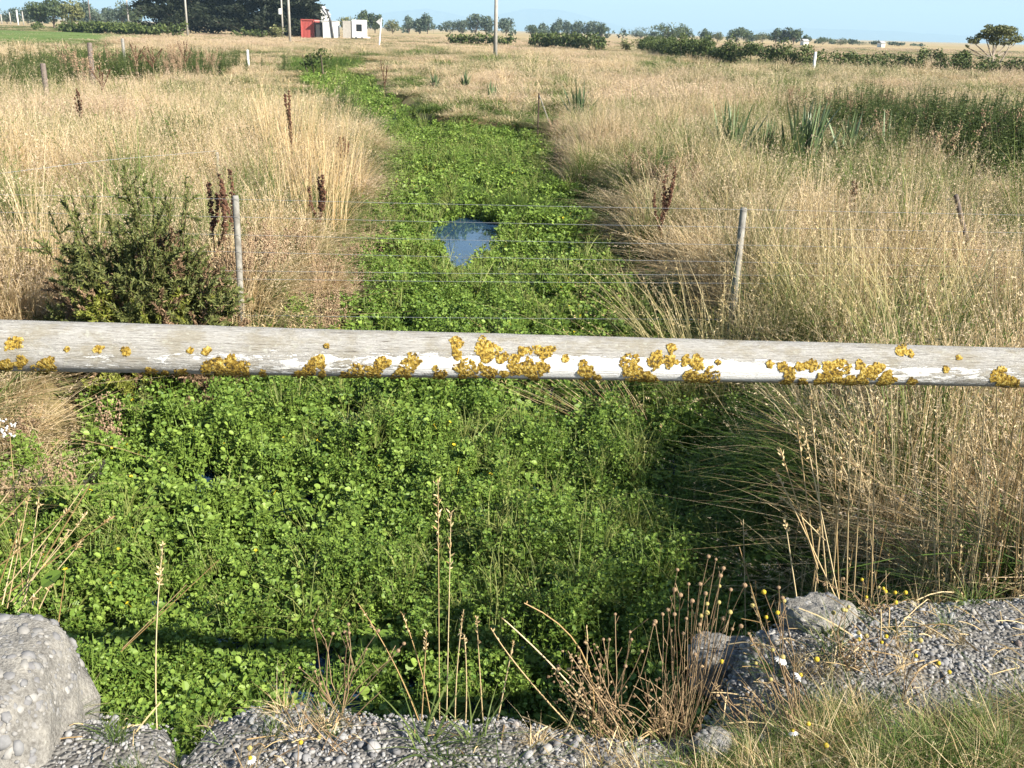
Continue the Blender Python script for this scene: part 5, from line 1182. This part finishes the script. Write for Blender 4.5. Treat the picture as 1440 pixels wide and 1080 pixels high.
# middle horizon trees
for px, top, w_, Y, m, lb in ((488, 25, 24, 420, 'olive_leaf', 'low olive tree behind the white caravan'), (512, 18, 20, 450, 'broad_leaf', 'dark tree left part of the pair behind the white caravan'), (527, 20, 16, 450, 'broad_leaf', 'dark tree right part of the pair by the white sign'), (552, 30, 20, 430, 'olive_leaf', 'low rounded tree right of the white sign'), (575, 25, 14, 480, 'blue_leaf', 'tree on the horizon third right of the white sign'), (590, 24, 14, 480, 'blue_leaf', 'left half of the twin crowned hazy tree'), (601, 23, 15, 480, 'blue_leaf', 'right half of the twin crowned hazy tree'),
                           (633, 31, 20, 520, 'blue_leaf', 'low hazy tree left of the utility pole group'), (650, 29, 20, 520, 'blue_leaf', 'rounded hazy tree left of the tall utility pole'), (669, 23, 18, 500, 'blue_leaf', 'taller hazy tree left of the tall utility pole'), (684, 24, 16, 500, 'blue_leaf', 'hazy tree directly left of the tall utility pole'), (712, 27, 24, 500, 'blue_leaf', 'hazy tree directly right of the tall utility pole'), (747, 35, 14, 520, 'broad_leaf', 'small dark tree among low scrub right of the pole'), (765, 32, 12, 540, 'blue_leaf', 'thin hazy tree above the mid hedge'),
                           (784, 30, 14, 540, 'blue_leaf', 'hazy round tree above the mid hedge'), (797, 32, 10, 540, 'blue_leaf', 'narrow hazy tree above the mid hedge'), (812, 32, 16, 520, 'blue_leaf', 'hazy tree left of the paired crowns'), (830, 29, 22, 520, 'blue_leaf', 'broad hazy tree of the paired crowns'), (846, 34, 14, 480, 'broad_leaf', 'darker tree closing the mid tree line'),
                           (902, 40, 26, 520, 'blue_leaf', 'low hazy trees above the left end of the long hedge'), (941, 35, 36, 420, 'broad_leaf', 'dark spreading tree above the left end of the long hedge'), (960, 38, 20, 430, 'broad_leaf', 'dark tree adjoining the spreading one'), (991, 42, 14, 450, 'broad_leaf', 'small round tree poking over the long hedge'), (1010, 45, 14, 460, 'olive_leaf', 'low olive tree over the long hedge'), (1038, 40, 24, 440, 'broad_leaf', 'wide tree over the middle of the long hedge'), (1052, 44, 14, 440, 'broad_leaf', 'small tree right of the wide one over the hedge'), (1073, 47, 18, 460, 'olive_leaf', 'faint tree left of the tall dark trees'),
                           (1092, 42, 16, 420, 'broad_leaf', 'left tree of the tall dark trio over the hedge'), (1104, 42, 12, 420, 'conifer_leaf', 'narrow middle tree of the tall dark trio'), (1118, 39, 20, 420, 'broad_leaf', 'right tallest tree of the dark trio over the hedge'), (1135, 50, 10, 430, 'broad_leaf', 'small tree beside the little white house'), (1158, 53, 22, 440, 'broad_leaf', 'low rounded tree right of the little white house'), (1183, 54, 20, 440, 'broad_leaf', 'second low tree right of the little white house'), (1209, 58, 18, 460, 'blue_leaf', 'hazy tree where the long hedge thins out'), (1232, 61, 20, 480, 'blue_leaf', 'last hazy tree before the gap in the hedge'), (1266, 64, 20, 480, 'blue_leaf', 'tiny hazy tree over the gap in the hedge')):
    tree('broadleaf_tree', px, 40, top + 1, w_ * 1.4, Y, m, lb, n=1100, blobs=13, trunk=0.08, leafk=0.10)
# the umbrella crowned tree on the right
T = at(1402, 36, 100); e = empty('umbrella_tree', (at(1400, 80, 100)[0], 100, ZF), 'umbrella crowned tree with bare forked trunk beside the right end of the hedge', 'tree')
H = T[2] - ZF; b, tr = MB(), MB(); 
for k, (ex, ez) in enumerate(((-2.1, 0.62), (-1.3, 0.80), (-0.4, 0.88), (0.5, 0.90), (1.3, 0.84), (2.0, 0.66), (-2.6, 0.5), (0.1, 0.8))):
    s0 = np.array((-0.3, 0, H * 0.30)); q = np.array((ex, 0.5 * g.normal(), H * ez)); tube(tr, bez(s0, q, (0.1 * g.normal(), 0, -0.12 if ex < 0 else -0.25), 7), np.linspace(0.09, 0.03, 7), 5)
    if k != 6: crown(b, g, q + (0, 0, 0.12), (1.9, 1.9, 0.95), 420, 0.20, 5)
crown(b, g, (0.0, 0, H * 0.90), (4.0, 2.6, 0.85), 900, 0.2, 9); crown(b, g, (0.1, 0, H * 0.78), (4.4, 2.4, 0.9), 900, 0.2, 9); crown(b, g, (0.4, 0, H * 0.66), (3.6, 2.2, 0.8), 500, 0.2, 7)
for q in ((-2.9, 0.42), (-2.6, 0.38), (-2.8, 0.52)): tube(tr, bez((-0.3, 0, H * 0.2), (q[0], 0.2, H * q[1]), (0, 0, 0.1), 6), np.linspace(0.05, 0.015, 6), 4); crown(b, g, (q[0], 0.2, H * q[1]), (0.7, 0.5, 0.4), 60, 0.16, 2)
tube(tr, [(0.1, 0, -0.2), (-0.15, 0, H * 0.18), (-0.3, 0, H * 0.32)], [0.16, 0.13, 0.1], 7); tube(tr, bez((0.05, 0, 0.0), (1.2, 0.2, H * 0.55), (0.1, 0, 0), 6), np.linspace(0.11, 0.05, 6), 5)
b.build('crown', M['olive_leaf'], e); tr.build('trunk', M['pale_bark'], e)

# hedges and scrub
def hedge(name, pts, label, m='hedge_leaf', leaf=0.35, per=60, group=None, cat='hedge', wid=1.8, dens=1.0):
    """pts: px, top px, distance; a run of leafy clumps along that line"""
    P0 = at(pts[0][0], pts[0][1], pts[0][2]); b, st = MB(), MB(); o_ = np.array((P0[0], P0[1], ZF))
    W3 = [(at(px, t, Y), Y) for px, t, Y in pts]
    for (p, Y0), (q, Y1) in zip(W3[:-1], W3[1:]):
        L = np.hypot(q[0] - p[0], q[1] - p[1]); m_ = max(2, int(L / 0.8 * dens))
        for k in range(m_):
            f = (k + g.random()) / m_; c = p + (q - p) * f; H = (c[2] - ZF) * (0.90 + 0.20 * g.random()); 
            crown(b, g, (c[0] - o_[0], c[1] - o_[1] + 0.5 * g.normal(), H * 0.5), (wid * (1 + 0.4 * g.random()), wid, H), per, leaf, 5)
            tube(st, [(c[0] - o_[0], c[1] - o_[1], -0.1), (c[0] - o_[0] + 0.2 * g.normal(), c[1] - o_[1], H * 0.7)], [0.05, 0.02], 4)
    e = empty(name, o_, label, cat, group); b.build('foliage', M[m], e); st.build('stems', M['bark'], e); return e
hedge('gorse_hedge', [(905, 52, 150), (950, 48, 118), (1000, 50, 104), (1050, 54, 98), (1095, 57, 95), (1140, 62, 92), (1190, 66, 90), (1240, 73, 90)], 'long dark gorse hedge crossing the right side of the paddock', leaf=0.20, per=420, wid=2.2)
hedge('gorse_hedge', [(1235, 73, 90), (1272, 70, 88), (1310, 68, 86), (1350, 69, 84), (1390, 70, 82), (1440, 74, 80), (1520, 78, 78)], 'shorter gorse hedge reaching the right border under the umbrella tree', leaf=0.18, per=420, wid=2.0)
hedge('gorse_hedge', [(752, 44, 175), (790, 44, 165), (830, 42, 158), (852, 48, 155)], 'clipped looking gorse clump in the middle distance right of the utility pole', leaf=0.45, per=120, wid=2.6)
hedge('scrub_bush', [(632, 47, 185), (665, 44, 180), (690, 47, 178), (720, 50, 175)], 'low dark scrub around the foot of the tall utility pole', 'hedge_leaf', 0.45, 90, cat='bush', wid=2.4)
hedge('shelter_hedge', [(84, 33, 210), (110, 30, 205), (150, 30, 195), (190, 31, 185), (225, 34, 180)], 'long clipped hedge at the left in front of the hazy trees', 'hedge_leaf', 0.5, 120, wid=3.0)
hedge('low_shrub', [(231, 31, 170), (256, 30, 170)], 'rounded green shrub at the foot of the first conifer', 'hedge_leaf', 0.4, 130, cat='bush', wid=2.2)
hedge('low_shrub', [(44, 30, 230), (60, 31, 230)], 'small shrub under the dark round trees at far left', 'hedge_leaf', 0.4, 110, cat='bush', wid=2.4)
hedge('low_shrub', [(378, 34, 200), (398, 35, 198)], 'bright shrub at the foot of the twin poles', 'olive_leaf', 0.4, 110, cat='bush', wid=2.2)
hedge('low_shrub', [(330, 39, 190), (352, 39, 190), (375, 40, 188)], 'low dark growth beneath the middle conifers', 'hedge_leaf', 0.35, 90, cat='bush', wid=2.0)
hedge('low_shrub', [(430, 64, 62), (455, 66, 60)], 'green shrubby patch where the ditch disappears into the grass', 'hedge_leaf', 0.16, 130, cat='bush', wid=1.0)
hedge('low_shrub', [(872, 52, 150), (890, 53, 150)], 'small olive bush between the two gorse hedges', 'olive_leaf', 0.35, 90, cat='bush', wid=1.8)

for lb, pts in (('low hazy wood filling the skyline left of the tall utility pole', [(545, 33), (600, 33), (640, 34), (690, 33), (735, 36)]), ('low hazy wood on the skyline above the mid hedge', [(740, 36), (800, 35), (850, 37), (900, 43)]), ('low hazy wood behind the long hedge on the right', [(900, 44), (980, 47), (1060, 49), (1140, 54), (1220, 59), (1300, 63)]), ('low hazy wood at far left behind the poles', [(-40, 24), (40, 25), (110, 25), (200, 26)])):
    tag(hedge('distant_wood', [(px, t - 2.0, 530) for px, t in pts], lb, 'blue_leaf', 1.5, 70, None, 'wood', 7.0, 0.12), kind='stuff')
# poles
def pole(px, top, base, Y, rad, label, m='concrete_pole', arm=False, box_=False, lean=0.0):
    T = at(px, top, Y); H = T[2] - ZF; e = empty('utility_pole', (T[0], Y, ZF), label, 'pole', 'utility poles across the fields'); b = MB(); tube(b, [(0, 0, -0.5), (lean, 0, H)], [rad, rad * 0.72], 10); b.build('shaft', M[m], e, True)
    if arm: b = MB(); box(b, (0, 0, H - 0.35), (2.0, 0.1, 0.12)); b.build('cross_arm', M['bark'], e); b = MB(); [tube(b, [(q, 0, H - 0.3), (q, 0, H - 0.1)], 0.05, 6) for q in (-0.9, -0.5, 0.5, 0.9)]; b.build('insulators', M['white_paint'], e)
    if box_: b = MB(); z = at(px, 16, Y)[2] - ZF; tube(b, [(-0.35, -0.1, z - 0.5), (-0.35, -0.1, z + 0.5)], 0.3, 10); b.build('transformer', M['white_paint'], e)
pole(699, -62, 58, 92, 0.185, 'tall grey utility pole standing in the middle of the dry paddock', arm=True)
pole(403, -50, 42, 150, 0.20, 'grey utility pole in front of the dark conifers, right of the twin poles', arm=True)
pole(394, -30, 36, 200, 0.19, 'slim pale pole with a white transformer, left of the twin poles', box_=True)
pole(257, -40, 36, 190, 0.20, 'utility pole before the two leftmost huge conifers', arm=True)
pole(176, -20, 31, 230, 0.20, 'pole at the left end of the conifer row')
pole(123, -8, 29, 280, 0.18, 'thin dark pole rising above the left hedge', 'dark_post')
pole(87, 6, 31, 320, 0.30, 'pale pole in front of the olive green tree'); pole(56, 9, 31, 340, 0.30, 'pale pole in front of the dark round trees')
pole(31, 16, 33, 380, 0.22, 'short grey pole right of the leftmost white one'); pole(23, 14, 33, 380, 0.30, 'short white pole near the left border', 'white_paint'); pole(13, 17, 33, 400, 0.24, 'short pole close to the left border of the view'); pole(1, 20, 34, 400, 0.25, 'pole cut by the left border of the view')

# container, sheds, caravan, sign
def ybox(px0, px1, t, bt, Y):
    a, b_ = at(px0, (t + bt) / 2, Y), at(px1, (t + bt) / 2, Y); z1 = at((px0 + px1) / 2, t, Y)[2]; return (a[0] + b_[0]) / 2, abs(b_[0] - a[0]), z1 - ZF
x, wd, H = ybox(426, 443.5, 27, 41, 215)
e = empty('shipping_container', (x, 215, ZF), 'faded red shipping container at the right end of the dark conifers', 'container'); b = MB(); box(b, (0, 1.5, H / 2), (wd, 6.0, H - 0.1))
for k in range(9): box(b, (-wd / 2 + wd * (k + 0.5) / 9, -1.53, H / 2), (wd / 18, 0.07, H - 0.4))
b.build('body', M['red_paint'], e); b = MB(); box(b, (0, -1.62, H - 0.12), (wd + 0.06, 0.2, 0.2)); box(b, (-wd / 2, -1.62, H / 2), (0.16, 0.2, H)); box(b, (wd / 2, -1.62, H / 2), (0.16, 0.2, H)); b.build('frame', M['red_paint'], e)
x, wd, H = ybox(446, 475, 30, 43, 214)
e = empty('white_shed', (x, 214, ZF), 'low white shed with a dark end right of the red container', 'shed'); b = MB(); box(b, (wd * 0.18, 0, H / 2), (wd * 0.64, 4, H)); b.build('wall', M['white_paint'], e); b = MB(); box(b, (-wd * 0.32, 0.3, H / 2 - 0.1), (wd * 0.34, 3.6, H - 0.3)); b.build('dark_side', M['dark_steel'], e); b = MB(); box(b, (0, 0.1, H + 0.06), (wd + 0.2, 4.4, 0.12)); b.build('roof', M['roof_iron'], e)  # dark box forms the shed's dark left side
x, wd, H = ybox(444, 459, 21, 43, 235)
e = empty('white_silo', (x, 235, ZF), 'tall white gabled building half hidden by the last conifer', 'building'); b = MB(); gh = at(451, 9, 235)[2] - ZF
b.add([(-wd / 2, 0, 0), (wd / 2, 0, 0), (wd / 2, 0, H), (0, 0, gh), (-wd / 2, 0, H), (-wd / 2, 5, 0), (wd / 2, 5, 0), (wd / 2, 5, H), (0, 5, gh), (-wd / 2, 5, H)], [(0, 1, 2, 3, 4), (6, 5, 9, 8, 7), (0, 5, 6, 1), (1, 6, 7, 2), (5, 0, 4, 9)]); b.build('wall', M['white_paint'], e)
b = MB(); b.add([(-wd / 2 - .2, -.2, H + .04), (0, -.2, gh + .1), (wd / 2 + .2, -.2, H + .04), (-wd / 2 - .2, 5.2, H + .04), (0, 5.2, gh + .1), (wd / 2 + .2, 5.2, H + .04)], [(0, 1, 4, 3), (1, 2, 5, 4)]); b.build('roof', M['roof_iron'], e)
p, q = at(465, 30, 212), at(459, 14, 212); e = empty('loader_boom', (p[0], 212, ZF), 'dark slanting boom sticking up behind the white shed', 'boom'); b = MB(); z0 = p[2] - ZF; tube(b, [(0.4, 0, 0), (0, 0, z0), (q[0] - p[0], 0, q[2] - ZF)], [0.28, 0.24, 0.18], 6); b.build('boom', M['dark_steel'], e)
b = MB(); tube(b, [(q[0] - p[0] - 0.3, 0, q[2] - ZF + 0.1), (q[0] - p[0] + 0.5, 0, q[2] - ZF - 0.1)], 0.2, 6); b.build('boom_head', M['dark_steel'], e)
x, wd, H = ybox(496, 515, 28, 42, 214)
e = empty('caravan', (x, 214, ZF), 'small white caravan with a dark square window on the horizon', 'caravan'); b = MB(); box(b, (0, 0, H / 2 + 0.2), (wd, 2.0, H - 0.4)); b.build('body', M['white_paint'], e); b = MB(); box(b, (0.05, -1.005, H * 0.60), (wd * 0.42, 0.03, H * 0.36)); b.build('window', M['dark_glass'], e)
b = MB(); box(b, (-wd * 0.5 - 0.95, 0.4, H / 2), (1.85, 2.4, H - 0.5)); b.build('grey_side', M['concrete_pole'], e); b = MB(); box(b, (wd * 0.5 + 0.35, 0, 0.45), (0.7, 0.5, 0.25)); b.build('drawbar', M['white_paint'], e)  # grey box forms the caravan's grey left side
for q in (-0.6, 0.6): b = MB(); tube(b, [(q, -1.06, 0.25), (q, -0.9, 0.25)], 0.28, 12); b.build('wheel', M['dark_steel'], e)
T = at(536, 25, 140); e = empty('white_sign', (T[0] - 0.25, 140, ZF), 'leaning white marker post with a small triangular board', 'sign'); H = T[2] - ZF; b = MB(); tube(b, [(-0.12, 0, -0.3), (0.28, 0, H)], [0.10, 0.09], 8); b.build('post', M['white_paint'], e)
b = MB(); b.add([(0.12, -0.12, H - 0.1), (0.12, -0.12, H - 0.95), (-0.42, -0.12, H - 0.5), (0.12, -0.08, H - 0.1), (0.12, -0.08, H - 0.95), (-0.42, -0.08, H - 0.5)], [(0, 2, 1), (3, 4, 5), (0, 1, 4, 3), (1, 2, 5, 4), (2, 0, 3, 5)]); b.build('board', M['roof_iron'], e)
for px, t, w_, lb in ((1133, 56, 7, 'tiny white house among the trees above the long hedge'), (1241, 65, 5, 'tiny white house above the thin right end of the long hedge')):
    x, wd, H = ybox(px - w_ / 2, px + w_ / 2, t, 70, 400); H = max(H, 2.2); e = empty('farm_house', (x, 400, ZF), lb, 'house'); b = MB(); box(b, (0, 2, H * 0.35), (wd, 5, H * 0.7)); b.build('wall', M['white_paint'], e)
    b = MB(); b.add([(-wd / 2 - .2, -.8, H * .7), (wd / 2 + .2, -.8, H * .7), (wd / 2 + .2, 2, H), (-wd / 2 - .2, 2, H), (-wd / 2 - .2, 4.8, H * .7), (wd / 2 + .2, 4.8, H * .7)], [(0, 1, 2, 3), (3, 2, 5, 4)]); b.build('roof', M['roof_iron'], e)
bpy.context.view_layer.update()
